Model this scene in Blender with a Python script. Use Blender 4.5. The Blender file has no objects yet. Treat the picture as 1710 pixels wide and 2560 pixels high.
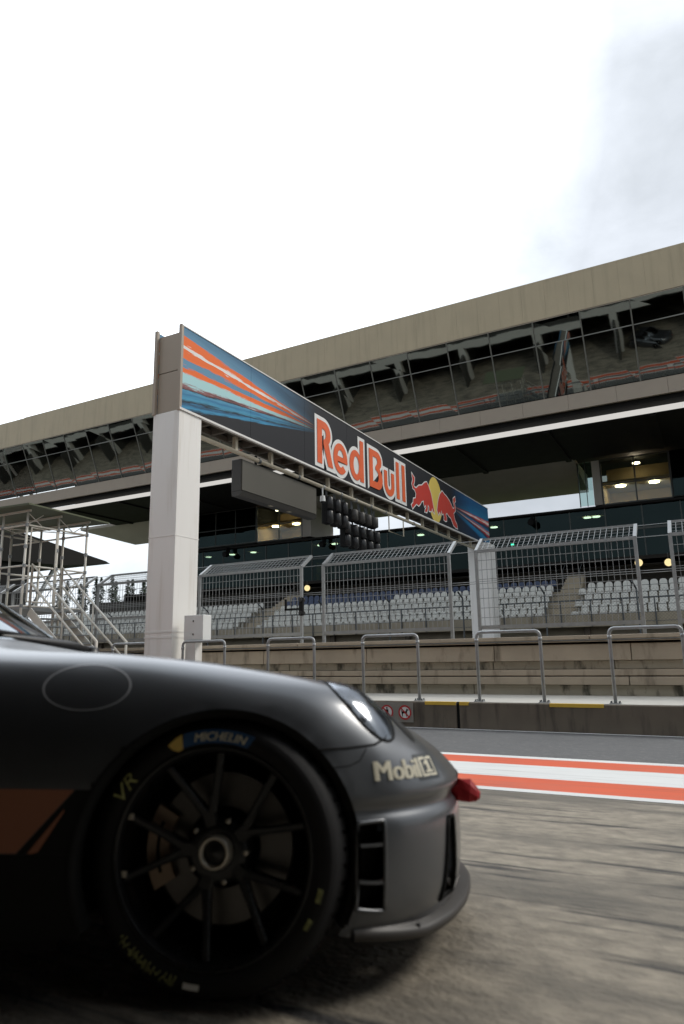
import bpy, math, random
from mathutils import Vector, Matrix, noise
from mathutils.bvhtree import BVHTree
from mathutils.geometry import tessellate_polygon

R = math.radians
rnd = random.Random(7)
scene = bpy.context.scene
C = scene.collection

# ------------------------------------------------------------------ camera
cam_data = bpy.data.cameras.new('camera')
cam = bpy.data.objects.new('camera', cam_data)
C.objects.link(cam)
scene.camera = cam
PITCH, ROLL, YAW, CAM_Z = R(11.8), R(-1.05), R(28.2), 0.83
fwd = Vector((-math.sin(YAW) * math.cos(PITCH), math.cos(YAW) * math.cos(PITCH), math.sin(PITCH)))
rt0 = Vector((math.cos(YAW), math.sin(YAW), 0))
up0 = rt0.cross(fwd)
rt = rt0 * math.cos(ROLL) + up0 * math.sin(ROLL)
up = up0 * math.cos(ROLL) - rt0 * math.sin(ROLL)
cam.matrix_world = Matrix(((rt.x, up.x, -fwd.x, 0), (rt.y, up.y, -fwd.y, 0), (rt.z, up.z, -fwd.z, CAM_Z), (0, 0, 0, 1)))
cam_data.sensor_fit = 'VERTICAL'
cam_data.sensor_height = 36
cam_data.sensor_width = 24
cam_data.lens = 24.0
cam_data.clip_start = 0.05
cam_data.clip_end = 4000
cam_data.dof.use_dof = True
cam_data.dof.focus_distance = 19.0
cam_data.dof.aperture_fstop = 2.4

# ------------------------------------------------------------------ world: overcast sky, sun behind thin cloud
SUN_EL, SUN_AZ = R(40), R(46)           # azimuth measured from +X towards +Y: high over the right end of the grandstand
sun_dir = Vector((math.cos(SUN_AZ) * math.cos(SUN_EL), math.sin(SUN_AZ) * math.cos(SUN_EL), math.sin(SUN_EL)))
world = bpy.data.worlds.new('World')
scene.world = world
world.use_nodes = True
nt = world.node_tree
nt.nodes.clear()
out = nt.nodes.new('ShaderNodeOutputWorld')
bg = nt.nodes.new('ShaderNodeBackground')
bg.inputs['Strength'].default_value = 0.1
sky = nt.nodes.new('ShaderNodeTexSky')
sky.sky_type = 'NISHITA'
sky.sun_disc = False
sky.sun_elevation = SUN_EL
sky.sun_rotation = R(90) - SUN_AZ
tc = nt.nodes.new('ShaderNodeTexCoord')
mp = nt.nodes.new('ShaderNodeMapping'); mp.inputs['Scale'].default_value = (1.0, 1.0, 1.6)
nz = nt.nodes.new('ShaderNodeTexNoise'); nz.inputs['Scale'].default_value = 2.6; nz.inputs['Detail'].default_value = 7; nz.inputs['Roughness'].default_value = 0.56
nz.inputs['Distortion'].default_value = 0.25
rp = nt.nodes.new('ShaderNodeValToRGB')
rp.color_ramp.elements[0].position = 0.38; rp.color_ramp.elements[0].color = (0.56, 0.60, 0.63, 1)
rp.color_ramp.elements[1].position = 0.62; rp.color_ramp.elements[1].color = (0.925, 0.975, 1.045, 1)
# overcast luminance: three times brighter overhead than at the horizon; the deck thins out over the left end of the stand
vm = nt.nodes.new('ShaderNodeVectorMath'); vm.operation = 'DOT_PRODUCT'
vm.inputs[1].default_value = Vector((-0.72, 0.40, 0.57))
thin = nt.nodes.new('ShaderNodeMapRange')
thin.inputs['From Min'].default_value = 0.70; thin.inputs['From Max'].default_value = 0.93
thin.inputs['To Min'].default_value = 0.62; thin.inputs['To Max'].default_value = 2.0
sz = nt.nodes.new('ShaderNodeSeparateXYZ')
zen = nt.nodes.new('ShaderNodeMapRange')
zen.inputs['To Min'].default_value = 7.6; zen.inputs['To Max'].default_value = 18.6
glow = nt.nodes.new('ShaderNodeMath'); glow.operation = 'MULTIPLY'
mul = nt.nodes.new('ShaderNodeVectorMath'); mul.operation = 'MULTIPLY'
mix = nt.nodes.new('ShaderNodeMix'); mix.data_type = 'RGBA'; mix.inputs['Factor'].default_value = 0.9
L = nt.links.new
L(tc.outputs['Generated'], mp.inputs['Vector']); L(mp.outputs['Vector'], nz.inputs['Vector'])
L(nz.outputs['Fac'], rp.inputs['Fac'])
L(tc.outputs['Generated'], vm.inputs[0]); L(vm.outputs['Value'], thin.inputs['Value'])
L(tc.outputs['Generated'], sz.inputs[0]); L(sz.outputs['Z'], zen.inputs['Value'])
L(thin.outputs['Result'], glow.inputs[0]); L(zen.outputs['Result'], glow.inputs[1])
L(rp.outputs['Color'], mul.inputs[0]); L(glow.outputs[0], mul.inputs[1])
L(sky.outputs['Color'], mix.inputs['A']); L(mul.outputs['Vector'], mix.inputs['B'])
L(mix.outputs['Result'], bg.inputs['Color']); L(bg.outputs['Background'], out.inputs['Surface'])

sun_data = bpy.data.lights.new('sun', 'SUN')
sun_data.energy = 1.5
sun_data.angle = R(18)
sun_data.color = (1.0, 0.95, 0.87)
sun = bpy.data.objects.new('sun', sun_data)
C.objects.link(sun)
sun.rotation_euler = (-sun_dir).to_track_quat('-Z', 'Y').to_euler()
sun.location = (-20, 20, 40)

scene.view_settings.view_transform = 'Standard'
scene.view_settings.look = 'None'
scene.view_settings.exposure = 0.28
scene.view_settings.gamma = 1.0
scene.view_settings.use_curve_mapping = False
scene.cycles.use_denoising = True
scene.cycles.max_bounces = 7
scene.cycles.transparent_max_bounces = 12
scene.cycles.caustics_reflective = False
scene.cycles.caustics_refractive = False
scene.cycles.sample_clamp_indirect = 6

# ------------------------------------------------------------------ materials
MATS = {}
def mat(name, col, rough=0.6, metal=0.0, var=0.12, scale=4.0, stretch=(1, 1, 1), bump=0.0, bscale=60.0, spec=0.5, detail=5,
        stain=None, stain_scale=3.0, stain_stretch=(1, 1, 1), stain_lo=0.5, stain_hi=0.68, coat=0.0, coat_rough=0.1, local=False, rvar=0.1, stain2=None):
    m = bpy.data.materials.new(name); m.use_nodes = True
    n = m.node_tree.nodes; l = m.node_tree.links.new
    b = n['Principled BSDF']
    b.inputs['Metallic'].default_value = metal
    b.inputs['Specular IOR Level'].default_value = spec
    b.inputs['Coat Weight'].default_value = coat
    b.inputs['Coat Roughness'].default_value = coat_rough
    if local:
        co = n.new('ShaderNodeTexCoord').outputs['Object']
    else:
        co = n.new('ShaderNodeNewGeometry').outputs['Position']
    mp = n.new('ShaderNodeMapping'); mp.inputs['Scale'].default_value = stretch
    l(co, mp.inputs['Vector'])
    nz = n.new('ShaderNodeTexNoise'); nz.inputs['Scale'].default_value = scale; nz.inputs['Detail'].default_value = detail
    l(mp.outputs['Vector'], nz.inputs['Vector'])
    mx = n.new('ShaderNodeMix'); mx.data_type = 'RGBA'
    mx.inputs['A'].default_value = tuple(max(0, c * (1 - var * 1.6)) for c in col) + (1,)
    mx.inputs['B'].default_value = tuple(min(1, c * (1 + var * 1.6)) for c in col) + (1,)
    l(nz.outputs['Fac'], mx.inputs['Factor'])
    last = mx.outputs['Result']
    if stain is not None:
        mp2 = n.new('ShaderNodeMapping'); mp2.inputs['Scale'].default_value = stain_stretch
        l(co, mp2.inputs['Vector'])
        n2 = n.new('ShaderNodeTexNoise'); n2.inputs['Scale'].default_value = stain_scale; n2.inputs['Detail'].default_value = 6; n2.inputs['Roughness'].default_value = 0.6
        l(mp2.outputs['Vector'], n2.inputs['Vector'])
        rp = n.new('ShaderNodeValToRGB'); rp.color_ramp.elements[0].position = stain_lo; rp.color_ramp.elements[1].position = stain_hi
        l(n2.outputs['Fac'], rp.inputs['Fac'])
        m2 = n.new('ShaderNodeMix'); m2.data_type = 'RGBA'
        l(rp.outputs['Color'], m2.inputs['Factor']); l(last, m2.inputs['A']); m2.inputs['B'].default_value = tuple(stain) + (1,)
        last = m2.outputs['Result']
    if stain2 is not None:      # (colour, scale, stretch, lo, hi)
        mp3 = n.new('ShaderNodeMapping'); mp3.inputs['Scale'].default_value = stain2[2]; mp3.inputs['Location'].default_value = (3.7, 1.9, 0.4)
        l(co, mp3.inputs['Vector'])
        n4 = n.new('ShaderNodeTexNoise'); n4.inputs['Scale'].default_value = stain2[1]; n4.inputs['Detail'].default_value = 8; n4.inputs['Roughness'].default_value = 0.65
        l(mp3.outputs['Vector'], n4.inputs['Vector'])
        rp3 = n.new('ShaderNodeValToRGB'); rp3.color_ramp.elements[0].position = stain2[3]; rp3.color_ramp.elements[1].position = stain2[4]
        l(n4.outputs['Fac'], rp3.inputs['Fac'])
        m3 = n.new('ShaderNodeMix'); m3.data_type = 'RGBA'
        l(rp3.outputs['Color'], m3.inputs['Factor']); l(last, m3.inputs['A']); m3.inputs['B'].default_value = tuple(stain2[0]) + (1,)
        last = m3.outputs['Result']
    l(last, b.inputs['Base Color'])
    mr = n.new('ShaderNodeMapRange'); mr.inputs['To Min'].default_value = max(0.02, rough - rvar); mr.inputs['To Max'].default_value = min(1, rough + rvar)
    l(nz.outputs['Fac'], mr.inputs['Value']); l(mr.outputs['Result'], b.inputs['Roughness'])
    if bump > 0:
        n3 = n.new('ShaderNodeTexNoise'); n3.inputs['Scale'].default_value = bscale; n3.inputs['Detail'].default_value = 4
        l(mp.outputs['Vector'], n3.inputs['Vector'])
        bp = n.new('ShaderNodeBump'); bp.inputs['Strength'].default_value = bump; bp.inputs['Distance'].default_value = 0.01
        l(n3.outputs['Fac'], bp.inputs['Height']); l(bp.outputs['Normal'], b.inputs['Normal'])
    MATS[name] = m
    return m

def glass_mat(name, refl, trans, facing=0.5, wave=0.0, wscale=0.8, rough=0.01):
    """coated window glass: a mirror share that grows at grazing angles over a tinted see-through share"""
    m = bpy.data.materials.new(name); m.use_nodes = True
    n = m.node_tree.nodes; l = m.node_tree.links.new; n.clear()
    o = n.new('ShaderNodeOutputMaterial')
    g = n.new('ShaderNodeBsdfGlossy'); g.inputs['Color'].default_value = tuple(refl) + (1,); g.inputs['Roughness'].default_value = rough
    t = n.new('ShaderNodeBsdfTransparent'); t.inputs['Color'].default_value = tuple(trans) + (1,)
    lw = n.new('ShaderNodeLayerWeight'); lw.inputs['Blend'].default_value = 0.35
    mr = n.new('ShaderNodeMapRange'); mr.inputs['To Min'].default_value = facing; mr.inputs['To Max'].default_value = 1.0
    l(lw.outputs['Fresnel'], mr.inputs['Value'])
    mx = n.new('ShaderNodeMixShader'); l(mr.outputs['Result'], mx.inputs['Fac']); l(t.outputs['BSDF'], mx.inputs[1]); l(g.outputs['BSDF'], mx.inputs[2])
    l(mx.outputs['Shader'], o.inputs['Surface'])
    if wave > 0:
        gp = n.new('ShaderNodeNewGeometry')
        nz = n.new('ShaderNodeTexNoise'); nz.inputs['Scale'].default_value = wscale; nz.inputs['Detail'].default_value = 1.0
        l(gp.outputs['Position'], nz.inputs['Vector'])
        bp = n.new('ShaderNodeBump'); bp.inputs['Strength'].default_value = 1.0; bp.inputs['Distance'].default_value = wave
        l(nz.outputs['Fac'], bp.inputs['Height']); l(bp.outputs['Normal'], g.inputs['Normal'])
    MATS[name] = m
    return m

def emit_mat(name, col, strength):
    m = bpy.data.materials.new(name); m.use_nodes = True
    n = m.node_tree.nodes; l = m.node_tree.links.new; n.clear()
    o = n.new('ShaderNodeOutputMaterial'); e = n.new('ShaderNodeEmission')
    e.inputs['Color'].default_value = tuple(col) + (1,); e.inputs['Strength'].default_value = strength
    l(e.outputs['Emission'], o.inputs['Surface'])
    MATS[name] = m
    return m

# ------------------------------------------------------------------ mesh helpers
class MB:
    """collects shapes; build() links them as ONE mesh object"""
    def __init__(s):
        s.v = []; s.f = []
    def poly(s, pts):
        b = len(s.v); s.v += [Vector(p) for p in pts]; s.f.append(list(range(b, b + len(pts)))); return s
    def box(s, x0, x1, y0, y1, z0, z1):
        b = len(s.v)
        s.v += [Vector(p) for p in ((x0, y0, z0), (x1, y0, z0), (x1, y1, z0), (x0, y1, z0), (x0, y0, z1), (x1, y0, z1), (x1, y1, z1), (x0, y1, z1))]
        for q in ((0, 3, 2, 1), (4, 5, 6, 7), (0, 1, 5, 4), (1, 2, 6, 5), (2, 3, 7, 6), (3, 0, 4, 7)): s.f.append([b + i for i in q])
        return s
    def hexa(s, a, c):
        """two quads (lists of four points) joined as a closed block"""
        b = len(s.v); s.v += [Vector(p) for p in list(a) + list(c)]
        for q in ((0, 3, 2, 1), (4, 5, 6, 7), (0, 1, 5, 4), (1, 2, 6, 5), (2, 3, 7, 6), (3, 0, 4, 7)): s.f.append([b + i for i in q])
        return s
    def beam(s, a, c, w, h, upv=(0, 0, 1)):
        a = Vector(a); c = Vector(c); d = (c - a).normalized(); u = Vector(upv)
        if abs(d.dot(u)) > 0.95: u = Vector((1, 0, 0))
        x = d.cross(u).normalized() * (w / 2); z = x.cross(d).normalized() * (h / 2)
        return s.hexa([a - x - z, a + x - z, a + x + z, a - x + z], [c - x - z, c + x - z, c + x + z, c - x + z])
    def tube(s, pts, r, n=8, cap=True):
        """round pipe swept along a polyline; r is one radius or one for each point"""
        pts = [Vector(p) for p in pts]; m = len(pts); rs = r if isinstance(r, (list, tuple)) else [r] * m
        d0 = (pts[1] - pts[0]).normalized()
        ref = Vector((0, 0, 1)) if abs(d0.z) < 0.9 else Vector((1, 0, 0))
        x = d0.cross(ref).normalized(); base = len(s.v)
        for i, p in enumerate(pts):
            if i == 0: d = d0
            elif i == m - 1: d = (pts[-1] - pts[-2]).normalized()
            else: d = ((pts[i + 1] - p).normalized() + (p - pts[i - 1]).normalized()).normalized()
            x = (x - d * x.dot(d)).normalized(); y = d.cross(x)
            for k in range(n):
                a = 2 * math.pi * k / n
                s.v.append(p + (x * math.cos(a) + y * math.sin(a)) * rs[i])
        for i in range(m - 1):
            for k in range(n):
                k2 = (k + 1) % n
                s.f.append([base + i * n + k, base + i * n + k2, base + (i + 1) * n + k2, base + (i + 1) * n + k])
        if cap:
            s.f.append([base + k for k in range(n)][::-1]); s.f.append([base + (m - 1) * n + k for k in range(n)])
        return s
    def lathe(s, prof, o, ax, ux, n=48, a0=0.0, a1=2 * math.pi):
        """profile of (axial, radius) turned about axis ax through o; ux = direction of angle 0"""
        o = Vector(o); ax = Vector(ax).normalized(); ux = Vector(ux).normalized(); uy = ax.cross(ux)
        full = abs(a1 - a0 - 2 * math.pi) < 1e-6; cnt = n if full else n + 1; b = len(s.v)
        for k in range(cnt):
            a = a0 + (a1 - a0) * k / n; d = ux * math.cos(a) + uy * math.sin(a)
            for (h, r) in prof: s.v.append(o + ax * h + d * r)
        m = len(prof)
        for k in range(n):
            k2 = (k + 1) % cnt
            for i in range(m - 1): s.f.append([b + k * m + i, b + k2 * m + i, b + k2 * m + i + 1, b + k * m + i + 1])
        return s
    def prism(s, loop, f0, f1):
        """2D loop mapped by f0 and f1 (front and back) to 3D and closed"""
        n = len(loop); b = len(s.v)
        s.v += [Vector(f0(*p)) for p in loop] + [Vector(f1(*p)) for p in loop]
        tr = tessellate_polygon([[Vector((p[0], p[1], 0)) for p in loop]])
        for t in tr: s.f.append([b + i for i in t]); s.f.append([b + n + i for i in t][::-1])
        for i in range(n): j = (i + 1) % n; s.f.append([b + i, b + j, b + n + j, b + n + i])
        return s
    def mesh(s, name, off=None):
        me = bpy.data.meshes.new(name)
        vs = [tuple(p - off) if off is not None else tuple(p) for p in s.v]
        me.from_pydata(vs, [], s.f); me.update()
        return me
    def build(s, name, m, parent=None, smooth=False, local=False, bevel=0.0, recalc=True):
        off = None if (parent is None or local) else root_off(parent)
        me = s.mesh(name, off)
        if recalc:
            import bmesh
            bm = bmesh.new(); bm.from_mesh(me); bmesh.ops.recalc_face_normals(bm, faces=bm.faces); bm.to_mesh(me); bm.free()
        o = bpy.data.objects.new(name, me); C.objects.link(o)
        if m is not None: me.materials.append(MATS[m] if isinstance(m, str) else m)
        if parent is not None: o.parent = parent
        if smooth:
            for p in me.polygons: p.use_smooth = True
        if bevel > 0:
            md = o.modifiers.new('edge', 'BEVEL'); md.width = bevel; md.segments = 1; md.limit_method = 'ANGLE'
        return o

OFF = {}
def root_off(p):
    return OFF.get(p.name, Vector((0, 0, 0)))

def tag(o, label, cat, group=None):
    o['label'] = label; o['category'] = cat
    if group: o['group'] = group
    return o
def thing(name, label, cat, loc=(0, 0, 0), group=None):
    o = bpy.data.objects.new(name, None); C.objects.link(o); o.location = loc; o.empty_display_size = 0.2
    tag(o, label, cat, group); OFF[o.name] = Vector(loc)
    return o
def part_root(o):
    """an object whose own mesh was written relative to its thing: sub-parts share that origin"""
    if o.parent is not None: OFF[o.name] = root_off(o.parent)
    return o
def struct(o):
    o['kind'] = 'structure'; return o
def stuff(o):
    o['kind'] = 'stuff'; return o
def copy_tree(o, parent=None):
    c = o.copy(); C.objects.link(c); c.parent = parent
    OFF[c.name] = OFF.get(o.name, Vector((0, 0, 0)))
    for ch in list(o.children): copy_tree(ch, c)
    return c

def arc(cx, cy, rx, ry, a0, a1, n=14):
    return [(cx + rx * math.cos(R(a0 + (a1 - a0) * i / n)), cy + ry * math.sin(R(a0 + (a1 - a0) * i / n))) for i in range(n + 1)]

def curve_mesh(loops, offset=0.0):
    """flat filled shape of 2D loops (inner loops are holes), optionally grown by offset; returns verts, faces"""
    cu = bpy.data.curves.new('shape', 'CURVE'); cu.dimensions = '2D'; cu.fill_mode = 'BOTH'; cu.offset = offset
    for lp in loops:
        sp = cu.splines.new('POLY'); sp.points.add(len(lp) - 1)
        for i, p in enumerate(lp): sp.points[i].co = (p[0], p[1], 0, 1)
        sp.use_cyclic_u = True
    return _curve_tris(cu)
def text_mesh(txt, size=1.0, shear=0.0, offset=0.0, spacing=1.0):
    cu = bpy.data.curves.new('text', 'FONT'); cu.body = txt; cu.size = size; cu.shear = shear; cu.offset = offset; cu.space_character = spacing
    cu.resolution_u = 3
    return _curve_tris(cu)
def _curve_tris(cu):
    o = bpy.data.objects.new('tmp', cu); C.objects.link(o)
    bpy.context.view_layer.update()
    dg = bpy.context.evaluated_depsgraph_get()
    me = o.evaluated_get(dg).to_mesh()
    v = [(p.co.x, p.co.y) for p in me.vertices]; f = [list(p.vertices) for p in me.polygons]
    bpy.data.objects.remove(o); bpy.data.curves.remove(cu)
    return v, f
def flat(name, vf, fn, m, parent, local=False):
    """place a flat shape: fn maps (u, v) to 3D"""
    mb = MB(); mb.v = [Vector(fn(*p)) for p in vf[0]]; mb.f = [list(q) for q in vf[1]]
    return mb.build(name, m, parent, local=local, recalc=False)
def fit(vf, u0, u1, v0, v1):
    us = [p[0] for p in vf[0]]; vs = [p[1] for p in vf[0]]
    a, b, c, d = min(us), max(us), min(vs), max(vs)
    return [(u0 + (p[0] - a) / (b - a) * (u1 - u0), v0 + (p[1] - c) / (d - c) * (v1 - v0)) for p in vf[0]], vf[1]

# palette
mat('apron_concrete', (0.25, 0.219, 0.172), 0.8, var=0.5, scale=13.0, stretch=(0.8, 1, 1), bump=1.0, bscale=45, detail=12,
    stain=(0.105, 0.095, 0.078), stain_scale=1.2, stain_stretch=(0.6, 1.9, 1), stain_lo=0.44, stain_hi=0.68,
    stain2=((0.028, 0.027, 0.027), 1.7, (0.42, 4.6, 1), 0.555, 0.655))
mat('asphalt', (0.105, 0.105, 0.105), 0.85, var=0.2, scale=9, stretch=(0.5, 1, 1), bump=0.6, bscale=120,
    stain=(0.19, 0.19, 0.185), stain_scale=30, stain_stretch=(0.6, 1, 1), stain_lo=0.55, stain_hi=0.75)
mat('grass_ground', (0.07, 0.09, 0.035), 0.9, var=0.3, scale=0.5)
mat('paint_white', (0.66, 0.665, 0.65), 0.6, var=0.05, scale=3, stretch=(0.4, 2, 1), stain=(0.50, 0.49, 0.46), stain_scale=3, stain_stretch=(0.25, 3, 1), stain_lo=0.58, stain_hi=0.8, stain2=((0.22, 0.21, 0.20), 2.0, (0.22, 6, 1), 0.58, 0.74))
mat('paint_red', (0.62, 0.10, 0.035), 0.6, var=0.08, scale=3, stretch=(0.4, 2, 1), stain=(0.45, 0.12, 0.07), stain_scale=3, stain_stretch=(0.3, 2, 1), stain_lo=0.5, stain_hi=0.8, stain2=((0.19, 0.07, 0.05), 2.0, (0.22, 6, 1), 0.58, 0.74))
mat('paint_yellow', (0.72, 0.47, 0.06), 0.6, var=0.08, scale=8)
mat('concrete_dark', (0.155, 0.13, 0.10), 0.85, var=0.22, scale=2.5, bump=0.3, bscale=40, stain=(0.06, 0.05, 0.04), stain_scale=2.2, stain_stretch=(2.5, 1, 0.35), stain_lo=0.5, stain_hi=0.72)
mat('concrete_tan', (0.40, 0.335, 0.255), 0.85, var=0.16, scale=1.6, bump=0.3, bscale=40, stain=(0.14, 0.115, 0.085), stain_scale=1.6, stain_stretch=(2.2, 1, 0.6), stain_lo=0.55, stain_hi=0.75)
mat('concrete_pale', (0.42, 0.38, 0.30), 0.85, var=0.18, scale=2.5, bump=0.35, bscale=40, stain=(0.09, 0.085, 0.065), stain_scale=2.4, stain_stretch=(1.6, 1, 0.7), stain_lo=0.52, stain_hi=0.66)
mat('platform_top', (0.50, 0.48, 0.43), 0.8, var=0.1, scale=3, bump=0.2)
mat('galvanised', (0.34, 0.352, 0.355), 0.5, metal=0.55, var=0.15, scale=14)
mat('galvanised_dark', (0.10, 0.11, 0.115), 0.55, metal=0.4, var=0.15, scale=14)
mat('pillar_paint', (0.86, 0.845, 0.81), 0.55, var=0.04, scale=1.2, stretch=(1, 1, 0.4), stain=(0.66, 0.62, 0.55), stain_scale=1.6, stain_stretch=(3, 3, 0.22), stain_lo=0.52, stain_hi=0.85)
mat('beige_metal', (0.47, 0.39, 0.262), 0.45, metal=0.0, var=0.07, scale=0.7, spec=0.4, stain=(0.36, 0.30, 0.20), stain_scale=0.9, stain_stretch=(3, 1, 0.2), stain_lo=0.5, stain_hi=0.85)
mat('beige_brown', (0.36, 0.30, 0.235), 0.5, var=0.06, scale=1)
mat('pipe_cream', (0.52, 0.47, 0.36), 0.5, var=0.1, scale=6)
mat('steel_brown', (0.16, 0.14, 0.115), 0.6, metal=0.2, var=0.15, scale=5)
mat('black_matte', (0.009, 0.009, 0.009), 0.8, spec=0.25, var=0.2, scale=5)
mat('black_plastic', (0.018, 0.018, 0.019), 0.35, var=0.2, scale=6)
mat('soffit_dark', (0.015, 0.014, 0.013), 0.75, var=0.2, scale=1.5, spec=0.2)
mat('frame_dark', (0.07, 0.075, 0.07), 0.4, metal=0.5, var=0.1)
mat('frame_grey', (0.20, 0.20, 0.18), 0.45, metal=0.3, var=0.1)
mat('strip_white', (0.80, 0.79, 0.76), 0.5, var=0.03)
mat('slab_grey', (0.50, 0.47, 0.42), 0.8, var=0.1, scale=0.8)
mat('interior_tan', (0.50, 0.36, 0.19), 0.8, var=0.08, scale=0.8)
mat('interior_dark', (0.055, 0.055, 0.05), 0.8, var=0.2, scale=0.6)
mat('seat_white', (0.56, 0.565, 0.525), 0.45, var=0.07, scale=5)
mat('seat_blue', (0.025, 0.045, 0.10), 0.45, var=0.1, scale=5)
mat('stand_concrete', (0.36, 0.315, 0.235), 0.85, var=0.14, scale=1.2, bump=0.2)
mat('white_paint_metal', (0.74, 0.71, 0.63), 0.45, var=0.06, scale=5)
mat('cabinet_white', (0.78, 0.79, 0.77), 0.4, var=0.03)
mat('screen_grey', (0.075, 0.07, 0.055), 0.45, var=0.05, scale=0.8)
mat('screen_dark', (0.05, 0.047, 0.042), 0.5, var=0.1)
mat('canopy_green', (0.10, 0.115, 0.065), 0.6, var=0.08)
mat('print_white', (0.80, 0.80, 0.78), 0.45, var=0.04)
mat('print_orange', (0.78, 0.125, 0.03), 0.45, var=0.05)
mat('print_red', (0.62, 0.045, 0.03), 0.45, var=0.05)
mat('print_yellow', (0.80, 0.60, 0.13), 0.45, var=0.04)
mat('sign_red', (0.50, 0.02, 0.025), 0.45)
mat('sign_plate', (0.27, 0.255, 0.225), 0.6, var=0.08)
mat('bark', (0.07, 0.05, 0.035), 0.9)
mat('needles', (0.035, 0.06, 0.028), 0.8, var=0.4, scale=0.9)
mat('garage_white', (0.62, 0.61, 0.58), 0.6, var=0.05)
glass_mat('facade_glass', (0.40, 0.44, 0.41), (0.03, 0.034, 0.032), facing=0.36, wave=0.0026, wscale=0.7, rough=0.025)
glass_mat('teal_glass', (0.11, 0.16, 0.16), (0.16, 0.21, 0.21), facing=0.12, wave=0.008, wscale=0.5)
glass_mat('clear_glass', (0.5, 0.52, 0.5), (0.62, 0.66, 0.62), facing=0.12, wave=0.01)
glass_mat('pale_glass', (0.7, 0.75, 0.72), (0.74, 0.86, 0.84), facing=0.10)
emit_mat('lamp_warm', (1.0, 0.84, 0.58), 38.0)
emit_mat('strip_glow', (1.0, 0.97, 0.92), 0.55)  # weak emission that lifts the white strip under the lower band
emit_mat('lamp_globe', (1.0, 0.80, 0.40), 0.9)
emit_mat('lamp_tube', (1.0, 0.93, 0.80), 3.0)
emit_mat('sign_green', (0.05, 0.9, 0.45), 2.0)

# ================================================================== SETTING
FALL = 0.0704                     # the apron falls gently from the garages to the pit lane
def apron_z(y): return -FALL * (min(max(y, -1.0), 6.03) - 1.48)
LANE = -0.32
mb = MB(); mb.poly([(-900, -300, -0.42), (700, -300, -0.42), (700, 1500, -0.42), (-900, 1500, -0.42)])
struct(mb.build('ground', 'grass_ground'))
mb = MB()
xs = [-270 + 4.0 * i for i in range(80)]; ys = [-12.0, -1.0, 0, 1.5, 3, 4.5, 6.03]
for i in range(len(xs) - 1):
    for j in range(len(ys) - 1):
        mb.poly([(xs[i], ys[j], apron_z(ys[j])), (xs[i + 1], ys[j], apron_z(ys[j])), (xs[i + 1], ys[j + 1], apron_z(ys[j + 1])), (xs[i], ys[j + 1], apron_z(ys[j + 1]))])
struct(mb.build('apron', 'apron_concrete'))
mb = MB(); mb.poly([(-200, 6.03, LANE), (60, 6.03, LANE), (60, 10.6, LANE), (-200, 10.6, LANE)])
struct(mb.build('pit_lane', 'asphalt'))
mb = MB(); mb.poly([(-300, 13.4, LANE), (120, 13.4, LANE), (120, 33.4, LANE), (-300, 33.4, LANE)])
struct(mb.build('race_track', 'asphalt'))
for nm, y0, y1, m in (('painted_line_white', 6.02, 6.15, 'paint_white'), ('painted_line_red', 6.15, 6.69, 'paint_red'), ('painted_line_white', 6.69, 7.41, 'paint_white'),
                      ('painted_line_red', 7.41, 7.85, 'paint_red'), ('painted_line_white', 7.85, 8.0, 'paint_white'), ('painted_line_white', 10.40, 10.48, 'paint_white')):
    mb = MB(); mb.poly([(-200, y0, LANE + 0.004), (60, y0, LANE + 0.004), (60, y1, LANE + 0.004), (-200, y1, LANE + 0.004)])
    struct(mb.build(nm, m))

# ---------------------------------------------------------------- low wall with platform
PF = 0.075
low = thing('low_wall', 'low stained concrete wall edging the pit lane with platform on top', 'wall', (0, 10.5, LANE))
x = -3.66 - 6 * 5
while x < 12:
    MB().box(x + 0.025, x + 5.975, 10.5, 10.8, LANE - 0.02, PF).build('wall_segment', 'concrete_dark', low, bevel=0.012)
    x += 6.0
mb = MB(); mb.box(-60, 14, 10.53, 10.6, LANE, PF - 0.03); mb.build('joint_backing', 'black_matte', low)
MB().box(-60, 14, 10.8, 12.75, PF - 0.2, PF - 0.004).build('platform', 'platform_top', low)
MB().box(-60, 14, 10.56, 10.8, PF + 0.001, PF + 0.004).build('platform_edge', 'platform_top', low)
for a, b_ in ((-4.2, -3.69), (-3.63, -3.48), (-2.26, -1.51)):
    MB().box(a, b_, 10.494, 10.56, PF - 0.045, PF + 0.005).build('yellow_edge', 'paint_yellow', low)

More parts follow.
